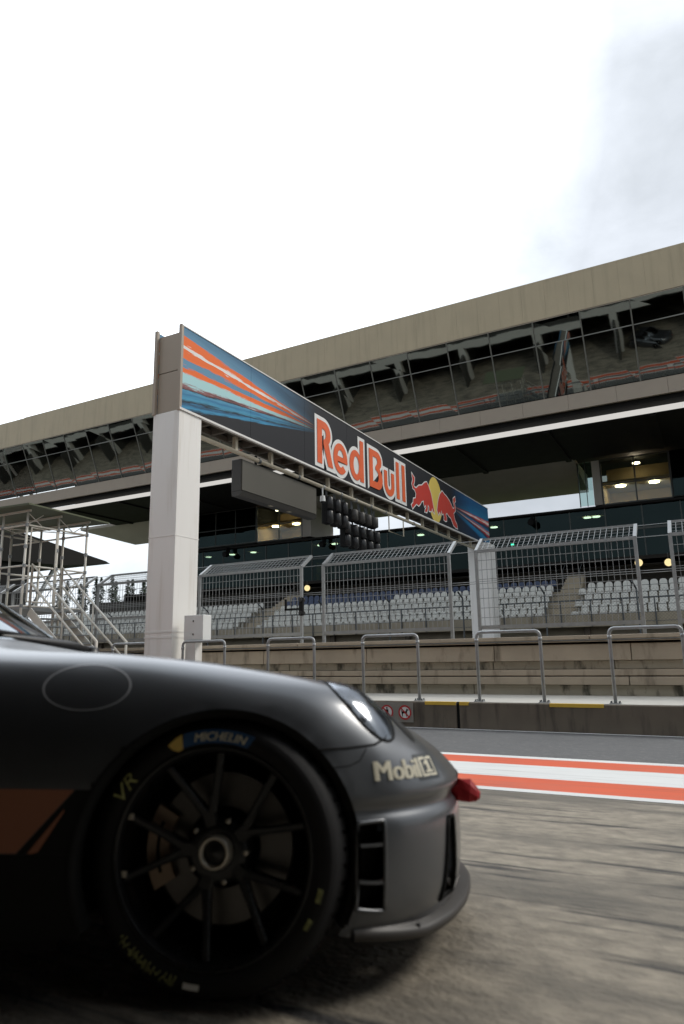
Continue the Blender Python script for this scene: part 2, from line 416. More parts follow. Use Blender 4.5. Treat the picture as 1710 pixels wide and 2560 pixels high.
# no-entry plate
pl = thing('prohibition_plate', 'grey plate with two round red and white prohibition signs on low wall', 'sign', (-4.7, 10.49, -0.08))
MB().box(-5.06, -4.40, 10.478, 10.492, -0.245, 0.055).build('plate', 'sign_plate', pl)
def ring(cx, cz, r0, r1, y, nm, m, th=0.003):
    lo = arc(cx, cz, r1, r1, 0, 360, 32)[:-1]
    if r0 > 0: vf = curve_mesh([lo, arc(cx, cz, r0, r0, 0, 360, 32)[:-1]])
    else: vf = curve_mesh([lo])
    return flat(nm, vf, lambda u, v: (u, y, v), m, pl)
for cx, kind in ((-4.54, 'dog'), (-4.855, 'man')):
    cz, r = -0.095, 0.112
    ring(cx, cz, 0, r, 10.4755, 'sign_disc', 'print_white')
    if kind == 'man':
        vf = curve_mesh([arc(cx, cz + 0.063, 0.014, 0.015, 0, 360, 10)[:-1]])
        flat('pictogram_head', vf, lambda u, v: (u, 10.4745, v), 'black_matte', pl)
        body = [(-.016, .034), (.016, .034), (.021, .028), (.021, -.008), (.014, -.008), (.013, -.06), (.003, -.06), (.001, -.012), (-.001, -.012), (-.003, -.06), (-.013, -.06), (-.014, -.008), (-.021, -.008), (-.021, .028)]
    else:
        body = [(-.048, .012), (-.056, .030), (-.050, .032), (-.040, .014), (.012, .014), (.022, .040), (.026, .052), (.032, .042), (.052, .036), (.052, .026), (.036, .022), (.030, .002), (.026, -.050), (.016, -.050), (.016, -.012), (-.022, -.012), (-.030, -.026), (-.028, -.050), (-.038, -.050), (-.042, -.022)]
    vf = curve_mesh([[(cx + p[0] * 1.25, cz + p[1] * 1.25) for p in body]])
    flat('pictogram', vf, lambda u, v: (u, 10.4745, v), 'black_matte', pl)
    ring(cx, cz, r * 0.78, r, 10.4735, 'sign_ring', 'sign_red')
    s = r * 0.80 / math.sqrt(2); w = 0.0075
    vf = curve_mesh([[(cx - s - w, cz + s - w), (cx - s + w, cz + s + w), (cx + s + w, cz - s + w), (cx + s - w, cz - s - w)]])
    flat('sign_bar', vf, lambda u, v: (u, 10.4728, v), 'sign_red', pl)

# ---------------------------------------------------------------- stepped pit wall of precast blocks
pw = thing('pit_wall', 'stepped weathered concrete pit wall of stacked beams behind the railings', 'wall', (0, 12.7, PF))
courses = [(12.62, PF - 0.05, 0.245, 3.1, 0.4, 'concrete_pale'), (12.53, 0.25, 0.385, 4.6, 1.3, 'concrete_tan'), (12.56, 0.402, 0.505, 3.9, 2.2, 'concrete_tan'),
           (12.68, 0.507, 0.652, 2.2, 0.9, 'concrete_pale'), (12.60, 0.655, 0.935, 2.75, 0.2, 'concrete_tan'), (12.50, 1.015, 1.085, 6.2, 1.8, 'concrete_tan')]
for yf, z0, z1, ln, ph, m in courses:
    x = -34 + ph
    while x < 8:
        l2 = ln * rnd.uniform(0.85, 1.15); dy = rnd.uniform(-0.006, 0.008)
        MB().box(x + 0.006, x + l2 - 0.006, yf + dy, 13.1, z0, z1).build('wall_block', m, pw, bevel=0.008)
        x += l2
MB().box(-36, 9, 12.76, 13.08, PF, 1.0).build('wall_core', 'black_matte', pw)
MB().box(-36, 9, 12.54, 12.75, 0.972, 0.990).build('ledge', 'concrete_tan', pw)
mb = MB(); mb.tube([(-36, 12.52, 1.003), (9, 12.52, 1.003)], 0.008, 6); mb.build('conduit', 'galvanised', pw)

# ---------------------------------------------------------------- hoop railings
def hoop(x0, x1, label):
    y = 10.66; zt = 1.135; r = 0.026; c = 0.075
    t = thing('pipe_railing', label, 'railing', ((x0 + x1) / 2, y, PF), 'hoop railings along the pit wall platform')
    pts = [(x0, y, PF), (x0, y, zt - c)] + [(x0 + c - c * math.cos(R(a)), y, zt - c + c * math.sin(R(a))) for a in (30, 60, 90)] + \
          [(x1 - c + c * math.sin(R(a)), y, zt - c + c * math.cos(R(a))) for a in (0, 30, 60, 90)] + [(x1, y, PF)]
    mb = MB(); mb.tube(pts, r, 10); mb.build('hoop', 'galvanised', t, smooth=True)
    for xx in (x0, x1):
        f = MB().box(xx - 0.075, xx + 0.075, y - 0.06, y + 0.06, PF + 0.003, PF + 0.015).build('base_plate', 'galvanised', t); part_root(f)
        for sx in (-.055, .055):
            for sy in (-.042, .042):
                MB().tube([(xx + sx, y + sy, PF + 0.012), (xx + sx, y + sy, PF + 0.04)], 0.010, 6).build('bolt', 'galvanised_dark', f)
        mb = MB(); mb.tube([(xx, y, zt - 0.15), (xx, y, zt - 0.10)], 0.031, 10); mb.build('collar', 'galvanised', t, smooth=True)
for (a, b_), lb in zip(((-1.37, -0.42), (-3.35, -2.36), (-5.36, -4.35), (-7.32, -6.33), (-9.36, -8.32), (-11.28, -10.30)),
                    ('bent grey pipe railing nearest the right frame edge', 'bent grey pipe railing between the two yellow wall edges', 'bent grey pipe railing above the dog sign plate',
                     'bent grey pipe railing behind the car headlight, left of centre', 'bent grey pipe railing below the white electrical cabinet', 'bent grey pipe railing left of the white pillar')):
    hoop(a, b_, lb)

# ---------------------------------------------------------------- debris fence panels on the pit wall
YF = 13.2
def panel_bits(x0, x1, t, mid=False):
    zb, zt, oz, oy = 1.30, 2.80, 3.10, 0.45
    for xx in (x0, x1):
        mb = MB(); mb.beam((xx, YF, 1.0), (xx, YF, zt), 0.06, 0.06); mb.beam((xx, YF, zt), (xx, YF + oy, oz), 0.06, 0.06, (1, 0, 0)); mb.build('post', 'galvanised', t)
    MB().beam((x0, YF + oy, oz), (x1, YF + oy, oz), 0.045, 0.045).build('top_rail', 'galvanised', t)
    MB().beam((x0, YF, zt), (x1, YF, zt), 0.05, 0.06).build('bend_rail', 'galvanised', t)
    MB().beam((x0, YF, zb), (x1, YF, zb), 0.05, 0.07).build('bottom_rail', 'galvanised', t)
    if mid: MB().beam((x0, YF, 1.88), (x1, YF, 1.88), 0.05, 0.06).build('middle_rail', 'galvanised', t)
    mb = MB(); n = 29
    for i in range(1, n):
        xx = x0 + (x1 - x0) * i / n; w = 0.0038
        mb.hexa([(xx - w, YF - w, zb), (xx + w, YF - w, zb), (xx + w, YF + w, zb), (xx - w, YF + w, zb)], [(xx - w, YF - w, zt), (xx + w, YF - w, zt), (xx + w, YF + w, zt), (xx - w, YF + w, zt)])
        mb.beam((xx, YF, zt), (xx, YF + oy, oz), 2 * w, 2 * w, (1, 0, 0))
    for k in range(1, 8):
        zz = zb + (zt - zb) * k / 8; mb.box(x0, x1, YF - 0.006, YF + 0.004, zz - 0.005, zz + 0.005)
    for k in range(1, 4):
        q = k / 4; mb.box(x0, x1, YF + oy * q - 0.004, YF + oy * q + 0.004, zt + (oz - zt) * q - 0.004, zt + (oz - zt) * q + 0.004)
    stuff(mb.build('wire_mesh', 'galvanised', t))
labs = ['debris fence panel cut by the right frame edge', 'debris fence panel right of the far white pillar, in front of the stairs', 'debris fence panel under the hanging start lights, left of the far pillar',
        'debris fence panel just right of the near white pillar', 'debris fence panel left of the near white pillar', 'debris fence panel behind the white staircase', 'debris fence panel behind the scaffold tower']
for k, lb in enumerate(labs):
    x1 = 2.42 - 3.525 * k; x0 = x1 - 2.95
    t = thing('debris_fence', lb, 'fence', ((x0 + x1) / 2, YF, 1.0), 'debris fence panels on the pit wall')
    panel_bits(x0, x1, t, mid=(k in (4, 5)))
cb = thing('fence_cable', 'thin steel cables linking the debris fence panels', 'cable', (0, YF, 2.8))
for zz, yy in ((2.80, YF + 0.02), (3.08, YF + 0.43), (2.2, YF + 0.035), (2.16, YF + 0.035)):
    mb = MB(); mb.tube([(-24, yy, zz), (4, yy, zz)], 0.006, 5); mb.build('cable', 'galvanised', cb)
# camera bracket clamped to a fence post
br = thing('bracket', 'black clamp bracket holding an empty shelf arm on fence post', 'bracket', (-8.11, 13.12, 1.7))
MB().box(-8.16, -8.06, 13.08, 13.16, 1.70, 2.10).build('clamp_bar', 'black_matte', br, bevel=0.01)
MB().box(-8.53, -8.12, 13.09, 13.13, 1.83, 1.87).build('arm', 'black_matte', br)
MB().box(-8.54, -8.50, 13.09, 13.13, 1.83, 2.08).build('upright', 'black_matte', br)
for zz in (1.76, 2.05):
    mb = MB(); mb.tube([(-8.11, 13.06, zz), (-8.11, 13.22, zz)], 0.045, 10); mb.build('knob', 'black_plastic', br)

# ---------------------------------------------------------------- gantry over the track
GX0, GX1, GY0, GY1, GZ0, GZ1 = -10.36, -9.6, 10.62, 33.7, 6.11, 8.0
gan = thing('banner_gantry', 'long gantry with blue orange energy drink banner spanning the track on white pillars', 'gantry', (-9.98, 11, PF))
def banner_material():
    m = bpy.data.materials.new('banner_print'); m.use_nodes = True
    n = m.node_tree.nodes; l = m.node_tree.links.new; b = n['Principled BSDF']; b.inputs['Roughness'].default_value = 0.6; b.inputs['Specular IOR Level'].default_value = 0.25
    g = n.new('ShaderNodeNewGeometry'); sp = n.new('ShaderNodeSeparateXYZ'); l(g.outputs['Position'], sp.inputs[0])
    def math_(op, a, bb=None, c=None):
        q = n.new('ShaderNodeMath'); q.operation = op
        for i, vv in enumerate((a, bb, c)):
            if vv is None: continue
            if isinstance(vv, (int, float)): q.inputs[i].default_value = vv
            else: l(vv, q.inputs[i])
        return q.outputs[0]
    def fan(y0, z0, sgn, stops, base):
        dy = math_('MULTIPLY', math_('SUBTRACT', y0, sp.outputs['Y']), sgn)
        dy = math_('MAXIMUM', dy, 0.05)
        dz = math_('SUBTRACT', sp.outputs['Z'], z0)
        sl = math_('DIVIDE', dz, dy)
        cv = n.new('ShaderNodeCombineXYZ'); l(math_('MULTIPLY', sl, 38.0), cv.inputs[0]); l(math_('MULTIPLY', dy, 0.55), cv.inputs[1])
        nz = n.new('ShaderNodeTexNoise'); nz.inputs['Scale'].default_value = 1.0; nz.inputs['Detail'].default_value = 8; nz.inputs['Roughness'].default_value = 0.68
        l(cv.outputs[0], nz.inputs['Vector'])
        jit = math_('MULTIPLY', math_('SUBTRACT', nz.outputs['Fac'], 0.5), 0.075)
        s2 = math_('ADD', sl, jit)
        mr = n.new('ShaderNodeMapRange'); mr.inputs['From Min'].default_value = -0.25; mr.inputs['From Max'].default_value = 0.15
        l(s2, mr.inputs['Value'])
        rp = n.new('ShaderNodeValToRGB'); rp.color_ramp.interpolation = 'LINEAR'
        e = rp.color_ramp.elements
        e[0].position = stops[0][0]; e[0].color = stops[0][1] + (1,)
        e[1].position = stops[-1][0]; e[1].color = stops[-1][1] + (1,)
        for p, c in stops[1:-1]:
            q = e.new(p); q.color = c + (1,)
        l(mr.outputs['Result'], rp.inputs['Fac'])
        fade = n.new('ShaderNodeMapRange'); fade.inputs['From Min'].default_value = 0.9; fade.inputs['From Max'].default_value = 3.6
        l(math_('ADD', dy, math_('MULTIPLY', math_('SUBTRACT', nz.outputs['Fac'], 0.5), 2.4)), fade.inputs['Value'])
        mx = n.new('ShaderNodeMix'); mx.data_type = 'RGBA'; l(fade.outputs['Result'], mx.inputs['Factor'])
        mx.inputs['A'].default_value = base + (1,); l(rp.outputs['Color'], mx.inputs['B'])
        return mx.outputs['Result']
    OR, WH, CY, BL, NV, DK = (0.90, 0.17, 0.03), (0.85, 0.84, 0.80), (0.45, 0.72, 0.74), (0.035, 0.19, 0.36), (0.01, 0.035, 0.08), (0.012, 0.014, 0.02)
    SB = (0.13, 0.30, 0.45)
    left = fan(17.3, 7.33, 1.0, [(0.0, DK), (0.14, DK), (0.165, (0.05, 0.3, 0.52)), (0.19, BL), (0.215, DK), (0.245, (0.07, 0.33, 0.52)), (0.285, BL), (0.325, (0.10, 0.36, 0.55)), (0.345, DK), (0.37, (0.30, 0.12, 0.12)), (0.385, CY), (0.465, CY), (0.475, OR), (0.535, OR),
                             (0.545, SB), (0.595, SB), (0.605, OR), (0.668, OR), (0.674, WH), (0.722, WH), (0.728, OR), (0.775, OR), (0.785, SB), (1.0, (0.05, 0.15, 0.26))], DK)
    right = fan(27.2, 7.16, -1.0, [(0.0, NV), (0.16, NV), (0.22, (0.01, 0.15, 0.34)), (0.30, (0.02, 0.22, 0.42)), (0.36, NV), (0.40, (0.5, 0.03, 0.03)), (0.43, CY), (0.47, (0.6, 0.04, 0.03)), (0.49, (0.02, 0.2, 0.38)), (0.56, NV), (0.60, (0.6, 0.04, 0.03)), (0.64, WH),
                             (0.67, (0.6, 0.04, 0.03)), (0.71, (0.02, 0.18, 0.35)), (1.0, (0.01, 0.10, 0.25))], DK)
    sel = math_('GREATER_THAN', sp.outputs['Y'], 22.0)
    mx = n.new('ShaderNodeMix'); mx.data_type = 'RGBA'; l(sel, mx.inputs['Factor']); l(left, mx.inputs['A']); l(right, mx.inputs['B'])
    l(mx.outputs['Result'], b.inputs['Base Color'])
    MATS['banner_print'] = m
banner_material()
nb = 9; wb = (GY1 - GY0) / nb
for k in range(nb):
    for xx0, xx1 in ((GX1 - 0.05, GX1), (GX0, GX0 + 0.05)):
        MB().box(xx0, xx1, GY0 + k * wb + 0.004, GY0 + (k + 1) * wb - 0.004, GZ0, GZ1).build('banner_board', 'banner_print', gan)
# light frame around the boards, end cladding, underside
for zz0, zz1 in ((GZ0 - 0.05, GZ0 - 0.002), (GZ1 + 0.002, GZ1 + 0.03)):
    MB().box(GX1 - 0.06, GX1 + 0.015, GY0 - 0.02, GY1 + 0.02, zz0, zz1).build('edge_trim', 'strip_white', gan)
MB().box(GX0 + 0.06, GX1 - 0.06, GY0 + 0.05, GY0 + 0.09, 7.02, 7.9).build('end_panel', 'beige_brown', gan)
MB().box(GX0 + 0.06, GX1 - 0.06, GY0 + 0.05, GY0 + 0.09, 6.08, 7.0).build('end_panel', 'beige_brown', gan)
for xx in (GX0 + 0.02, GX1 - 0.03):
    MB().box(xx - 0.04, xx + 0.04, GY0 - 0.03, GY0 + 0.04, 6.05, 8.04).build('end_post', 'beige_brown', gan)
MB().box(GX0 + 0.06, GX1 - 0.06, GY0 + 0.1, GY1 - 0.02, 6.4, 7.85).build('inner_box', 'steel_brown', gan)
for xx in (GX0 + 0.1, GX1 - 0.14):
    MB().box(xx, xx + 0.08, GY0 + 0.3, GY1, 6.06, 6.2).build('bottom_chord', 'steel_brown', gan)
yy = 11.8
while yy < 33:
    MB().box(GX0 + 0.1, GX1 - 0.1, yy - 0.04, yy + 0.04, 6.07, 6.3).build('cross_beam', 'steel_brown', gan)
    yy += 0.62
# pipe hung below the gantry
mb = MB(); mb.tube([(-9.85, 11.4, 5.74), (-9.85, 32.6, 5.74)], 0.055, 12); mb.build('pipe', 'pipe_cream', gan, smooth=True)
yy = 12.9
while yy < 32:
    MB().box(-9.9, -9.8, yy - 0.05, yy + 0.05, 5.74, 6.1).build('hanger', 'pipe_cream', gan)
    yy += 1.53
for yy in (13.9, 15.8, 17.2, 18.3, 19.3, 20.4, 21.6, 24.2):
    mb = MB(); mb.tube([(-9.85, yy - 0.04, 5.74), (-9.85, yy + 0.04, 5.74)], 0.072, 10); mb.build('pipe_clamp', 'galvanised_dark' if yy < 17 else 'galvanised', gan)
mb = MB(); mb.tube([(-9.85, 21.9, 5.7), (-9.85, 21.9, 5.1), (-9.85, 23.2, 5.1), (-9.85, 23.2, 5.7)], 0.022, 6); mb.build('loop_bracket', 'pipe_cream', gan)
# pillars
p1 = MB().box(-10.36, -9.62, 10.62, 11.36, PF - 0.3, 6.06).build('pillar', 'pillar_paint', gan, bevel=0.01)
for zz in (1.22, 1.33, 3.31):
    MB().box(-10.366, -9.614, 10.614, 11.366, zz, zz + (0.035 if zz < 2 else 0.012)).build('strap', 'strip_white', gan)
MB().box(-10.36, -9.3, 32.4, 33.5, LANE, 6.06).build('pillar', 'pillar_paint', gan, bevel=0.01)
# lettering
fx = lambda d: (lambda u, v: (GX1 + d, u, v))
letters = {
 'R': [[(16.43, 6.30), (16.43, 7.63), (16.85, 7.63)] + arc(16.85, 7.27, .38, .36, 88, -48, 10) + [(17.37, 6.30), (17.07, 6.30), (16.79, 6.92), (16.79, 7.06)] + arc(16.83, 7.24, .11, .15, -70, 95, 8) + [(16.71, 7.39), (16.71, 6.30)]],
 'e': [arc(17.84, 6.73, .45, .49, 0, 318, 28) + arc(17.84, 6.73, .20, .27, 315, 188, 12) + [(17.64, 6.63), (18.29, 6.63)], arc(17.84, 6.78, .19, .23, 4, 176, 10)],
 'd': [arc(18.88, 6.78, .44, .50, 0, 360, 30)[:-1], arc(18.90, 6.78, .19, .30, 0, 360, 24)[:-1]],
 'd2': [[(19.17, 6.30), (19.17, 7.69), (19.43, 7.69), (19.43, 6.30)]],
 'B': [[(19.85, 6.30), (19.85, 7.63), (20.45, 7.63)] + arc(20.45, 7.32, .38, .31, 85, -55, 10) + arc(20.48, 6.69, .41, .39, 55, -88, 12),
       [(20.13, 6.54), (20.13, 7.40), (20.35, 7.40)] + arc(20.37, 7.28, .12, .12, 85, -60, 6) + [(20.33, 7.08), (20.33, 6.98)] + arc(20.40, 6.74, .16, .20, 70, -85, 8)],
 'u': [[(21.02, 7.14), (21.02, 6.66)] + arc(21.45, 6.66, .43, .40, 180, 360, 14) + [(21.88, 7.14), (21.62, 7.14), (21.62, 6.68)] + arc(21.45, 6.68, .17, .19, 0, -180, 10) + [(21.28, 7.14)]],
 'l': [[(22.06, 6.30), (22.06, 7.68), (22.33, 7.68), (22.33, 6.30)]],
 'l2': [[(22.58, 6.30), (22.58, 7.68), (22.86, 7.68), (22.86, 6.30)]],
}
# stretch slightly so that the two words keep their gap
dep = 0.006
for key, lp in letters.items():
    oth = curve_mesh([arc(17.84, 6.73, .45, .49, 0, 360, 32)[:-1]] if key == 'e' else [lp[0]], 0.12)
    flat('letter_outline', oth, fx(dep), 'print_white', gan); dep += 0.0012
dep = 0.020
for key, lp in letters.items():
    flat('letter', curve_mesh(lp), fx(dep), 'print_orange', gan); dep += 0.0012
sunvf = curve_mesh([arc(26.06, 7.01, .80, .96, 0, 360, 40)[:-1]])
flat('logo_disc', sunvf, fx(0.008), 'print_yellow', gan)
bull_l = [(23.6, 7.58), (23.86, 7.46), (23.82, 7.30), (23.72, 7.17), (23.80, 7.09), (23.98, 7.08), (24.26, 7.24), (24.6, 7.32), (24.9, 7.50), (25.15, 7.57), (25.30, 7.47), (25.58, 7.17), (25.72, 6.83), (25.84, 6.54), (25.86, 6.42), (25.72, 6.47), (25.62, 6.60), (25.55, 6.44), (25.28, 6.41),
          (25.30, 6.56), (25.17, 6.66), (25.13, 6.44), (25.02, 6.31), (24.81, 6.30), (24.86, 6.40), (24.96, 6.46), (24.94, 6.60), (24.78, 6.50), (24.70, 6.62), (24.74, 6.74), (24.50, 6.66), (24.38, 6.55), (24.18, 6.42), (23.95, 6.46), (23.75, 6.34), (23.55, 6.20), (23.44, 6.32), (23.62, 6.44), (23.66, 6.60), (23.88, 6.66),
          (23.95, 6.84), (23.84, 6.98), (23.64, 7.02), (23.57, 7.18), (23.66, 7.34)]
bull_r = [(26.91, 7.56), (26.62, 7.36), (26.42, 7.10), (26.30, 6.83), (26.20, 6.60), (26.36, 6.44), (26.48, 6.60), (26.62, 6.48), (26.72, 6.70), (26.80, 6.54), (26.96, 6.60), (27.02, 6.44), (26.98, 6.33), (27.16, 6.30), (27.32, 6.34), (27.34, 6.48), (27.22, 6.60), (27.40, 6.70), (27.62, 6.60), (27.86, 6.56), (28.06, 6.40), (28.18, 6.28), (28.44, 6.22), (28.70, 6.22), (28.64, 6.40),
          (28.42, 6.52), (28.34, 6.66), (28.28, 6.84), (28.52, 6.98), (28.56, 7.16), (28.44, 7.32), (28.62, 7.46), (28.56, 7.62), (28.30, 7.50), (28.28, 7.34), (28.38, 7.22), (28.40, 7.08), (28.22, 7.02), (28.02, 7.16), (27.76, 7.32), (27.46, 7.42), (27.22, 7.46)]
for bl in (bull_l, bull_r):
    flat('logo_bull_outline', curve_mesh([bl], 0.045), fx(0.012), 'print_white', gan)
    flat('logo_bull', curve_mesh([bl]), fx(0.016), 'print_red', gan)

# display under the gantry
ds = thing('display_board', 'blank grey display board hanging below the banner gantry', 'screen', (-10.0, 15, 4.72))
MB().box(-10.22, -9.93, 13.25, 16.9, 4.84, 5.66).build('casing', 'screen_dark', ds, bevel=0.01)
MB().box(-9.93, -9.90, 13.27, 16.88, 4.86, 5.64).build('panel', 'screen_grey', ds)
MB().hexa([(-10.2, 13.25, 4.72), (-9.96, 13.25, 4.72), (-9.90, 13.25, 4.84), (-10.22, 13.25, 4.84)], [(-10.2, 16.9, 4.72), (-9.96, 16.9, 4.72), (-9.90, 16.9, 4.84), (-10.22, 16.9, 4.84)]).build('bottom_tray', 'screen_dark', ds)
for yy in (14.6, 15.5): MB().box(-10.05, -9.97, yy, yy + 0.14, 4.708, 4.722).build('label_plate', 'pipe_cream', ds)
for yy in (13.9, 15.8): MB().box(-9.99, -9.95, yy, yy + 0.06, 5.66, 5.9).build('bracket', 'black_matte', ds)

# start lights
def signal(y, x, z1, n, h, label, lens='black_plastic', w=0.30):
    t = thing('start_light', label, 'signal light', (x, y, z1 - n * h), 'start lights below the gantry')
    MB().box(x - 0.16, x + 0.02, y - w / 2, y + w / 2, z1 - n * h, z1).build('casing', 'black_matte', t, bevel=0.015)
    for k in range(n):
        zc = z1 - h * (k + 0.5)
        rr = w * 0.42; hh = h * 0.46
        mb = MB(); mb.lathe([(-hh, 0.0), (-hh, rr * 0.8), (-hh + 0.02, rr), (hh - 0.05, rr), (hh, rr * 0.7), (hh, 0.0)], (x + 0.03, y, zc), (0, 0, 1), (1, 0, 0), 18); mb.build('lamp_housing', lens, t, smooth=True)
    MB().box(x - 0.08, x - 0.04, y - 0.03, y + 0.03, z1, 5.72).build('hanger', 'galvanised_dark', t)
names3 = ['tall black start light column nearest the display board', 'tall black start light column second from the display board', 'tall black start light column third from the display board']
for k, y in enumerate((17.65, 18.15, 18.62)): signal(y, -9.93, 5.56, 2, 0.43, names3[k])
for k, y in enumerate((19.28, 19.78, 20.28, 20.78)):
    signal(y, -9.93, 5.44, 1, 0.40, ['grey faced start lamp first after the tall columns', 'grey faced start lamp second after the tall columns', 'grey faced start lamp third after the tall columns', 'grey faced start lamp farthest along the pipe'][k], 'screen_dark', 0.34)
for k in range(5):
    signal(18.95 + 0.55 * k, -10.02, 4.98, 2, 0.40, ['lowest black start lamp pair nearest the display board', 'low black start lamp pair, second from the display board', 'low black start lamp pair, middle of five', 'low black start lamp pair, fourth from the display board', 'low black start lamp pair farthest from the display board'][k])
cm = thing('dome_camera', 'small white dome camera hanging between display board and start lights', 'camera', (-9.82, 17.12, 5.2))
mb = MB(); mb.tube([(-9.82, 17.12, 5.72), (-9.82, 17.12, 5.45)], 0.02, 8); mb.build('stem', 'cabinet_white', cm)
mb = MB(); mb.lathe([(0.17, 0.0), (0.17, 0.07), (0.0, 0.085), (0.0, 0.0)], (-9.82, 17.12, 5.28), (0, 0, 1), (1, 0, 0), 16); mb.build('housing', 'cabinet_white', cm, smooth=False)
mb = MB(); mb.lathe([(0.0, 0.065), (-0.04, 0.055), (-0.065, 0.0)], (-9.82, 17.12, 5.28), (0, 0, 1), (1, 0, 0), 16); mb.build('lens_dome', 'black_plastic', cm, smooth=True)

# electrical cabinet beside the near pillar
ec = thing('electrical_cabinet', 'white electrical cabinet on a post beside the near pillar', 'cabinet', (-9.2, 10.85, PF))
MB().box(-9.42, -8.93, 10.74, 11.0, 1.16, 1.66).build('cabinet_body', 'cabinet_white', ec, bevel=0.008)
dr = MB().box(-9.19, -8.915, 10.722, 10.738, 1.165, 1.655).build('door', 'cabinet_white', ec, bevel=0.004); part_root(dr)
for zz in (1.26, 1.52): MB().box(-9.17, -9.15, 10.712, 10.722, zz, zz + 0.035).build('lock', 'black_matte', dr)
MB().box(-9.40, -9.14, 10.78, 10.98, PF - 0.004, 1.158).build('post', 'pillar_paint', ec)

# ================================================================== GRANDSTAND
gs = thing('grandstand_building', 'long beige grandstand building with slanted mirror glazing and dark soffit', 'building', (-25, 38, 0))
XL, XR = -62.0, 9.0
# fascia panels
k = 0; x = XL
while x < XR:
    MB().box(x + 0.003, x + 1.347, 38.0 + rnd.uniform(0, 0.004), 38.2, 19.8, 22.2).build('fascia_panel', 'beige_metal', gs)
    x += 1.35
MB().box(XL, XR, 38.03, 38.22, 19.72, 22.14).build('fascia_backing', 'beige_brown', gs)
MB().box(-52.7, XR, 38.0, 56.0, 22.14, 22.24).build('roof', 'beige_metal', gs)
# slanted glazing
def gpt(f, x): return Vector((x, 38.0 + 1.84 * f, 19.74 - 4.14 * f))
mull = [-4.82 + 2.66 * i for i in range(-20, 6)]
for i in range(len(mull) - 1):
    x0, x1 = mull[i], mull[i + 1]
    for f0, f1 in ((0.0, 0.31), (0.31, 1.0)):
        w = rnd.uniform(-0.010, 0.010); w2 = rnd.uniform(-0.010, 0.010)
        a, b_, c, d = gpt(f0 + 0.004, x0 + 0.03), gpt(f0 + 0.004, x1 - 0.03), gpt(f1 - 0.004, x1 - 0.03), gpt(f1 - 0.004, x0 + 0.03)
        a.y += w; b_.y += w2; c.y -= w; d.y += w2 * 0.5
        th = Vector((0, 0.03, 0.012))
        MB().hexa([a, b_, c, d], [a + th, b_ + th, c + th, d + th]).build('window_pane', 'pale_glass' if x1 < -52.4 else 'facade_glass', gs)
for x0 in mull:
    MB().beam(gpt(0, x0) + Vector((0, 0.03, 0)), gpt(1, x0) + Vector((0, 0.03, 0)), 0.075, 0.12, (0, 1, 0.5)).build('mullion', 'frame_grey', gs)
MB().beam(gpt(0.31, mull[0]) + Vector((0, 0.03, 0)), gpt(0.31, mull[-1]) + Vector((0, 0.03, 0)), 0.075, 0.075).build('transom', 'frame_grey', gs)
# raking struts seen through the open end bay
for xx in (-55.2, -56.6):
    MB().beam((xx, 39.4, 19.7), (xx + 0.5, 41.0, 15.6), 0.25, 0.25).build('strut', 'white_paint_metal', gs)
# room behind the glazing
MB().box(-52.7, XR, 44.0, 44.2, 15.5, 22.1).build('room_wall', 'interior_dark', gs)
MB().box(-52.7, XR, 40.02, 44.0, 15.40, 15.58).build('room_floor', 'interior_dark', gs)
# lower band, shadow gap, white strip with a weak glow added to brighten it, soffit
x = XL
while x < XR:
    MB().box(x + 0.006, x + 2.654, 39.82, 40.0, 14.62, 15.56).build('lower_panel', 'beige_brown', gs)
    x += 2.66
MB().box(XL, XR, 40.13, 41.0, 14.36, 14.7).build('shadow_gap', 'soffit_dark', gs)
MB().hexa([(-54.2, 40.98, 14.02), (XR, 40.98, 14.02), (XR, 41.06, 14.02), (-54.2, 41.06, 14.02)], [(-54.2, 40.98, 14.34), (XR, 40.98, 14.34), (XR, 41.06, 14.34), (-54.2, 41.06, 14.34)]).build('glowing_strip', 'strip_glow', gs)
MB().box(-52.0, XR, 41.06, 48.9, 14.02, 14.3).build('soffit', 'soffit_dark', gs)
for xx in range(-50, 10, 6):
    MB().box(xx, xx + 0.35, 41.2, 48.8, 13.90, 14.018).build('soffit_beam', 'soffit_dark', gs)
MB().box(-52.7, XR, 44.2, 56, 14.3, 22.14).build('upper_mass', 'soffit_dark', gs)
# sloping grey slabs behind the soffit
def slab(x0, x1, nm='slab'):
    MB().hexa([(x0, 48.75, 14.02), (x1, 48.75, 14.02), (x1, 55, 12.92), (x0, 55, 12.92)], [(x0, 48.75, 14.3), (x1, 48.75, 14.3), (x1, 55, 14.3), (x0, 55, 14.3)]).build(nm, 'slab_grey', gs)
slab(-29.9, -7.55)
MB().hexa([(-57.4, 49.0, 14.02), (-42.6, 49.0, 14.02), (-42.6, 51.0, 12.25), (-51.5, 51.0, 12.25)], [(-57.4, 49.0, 14.3), (-42.6, 49.0, 14.3), (-42.6, 55.0, 14.3), (-57.0, 55.0, 14.3)]).build('slab', 'slab_grey', gs)

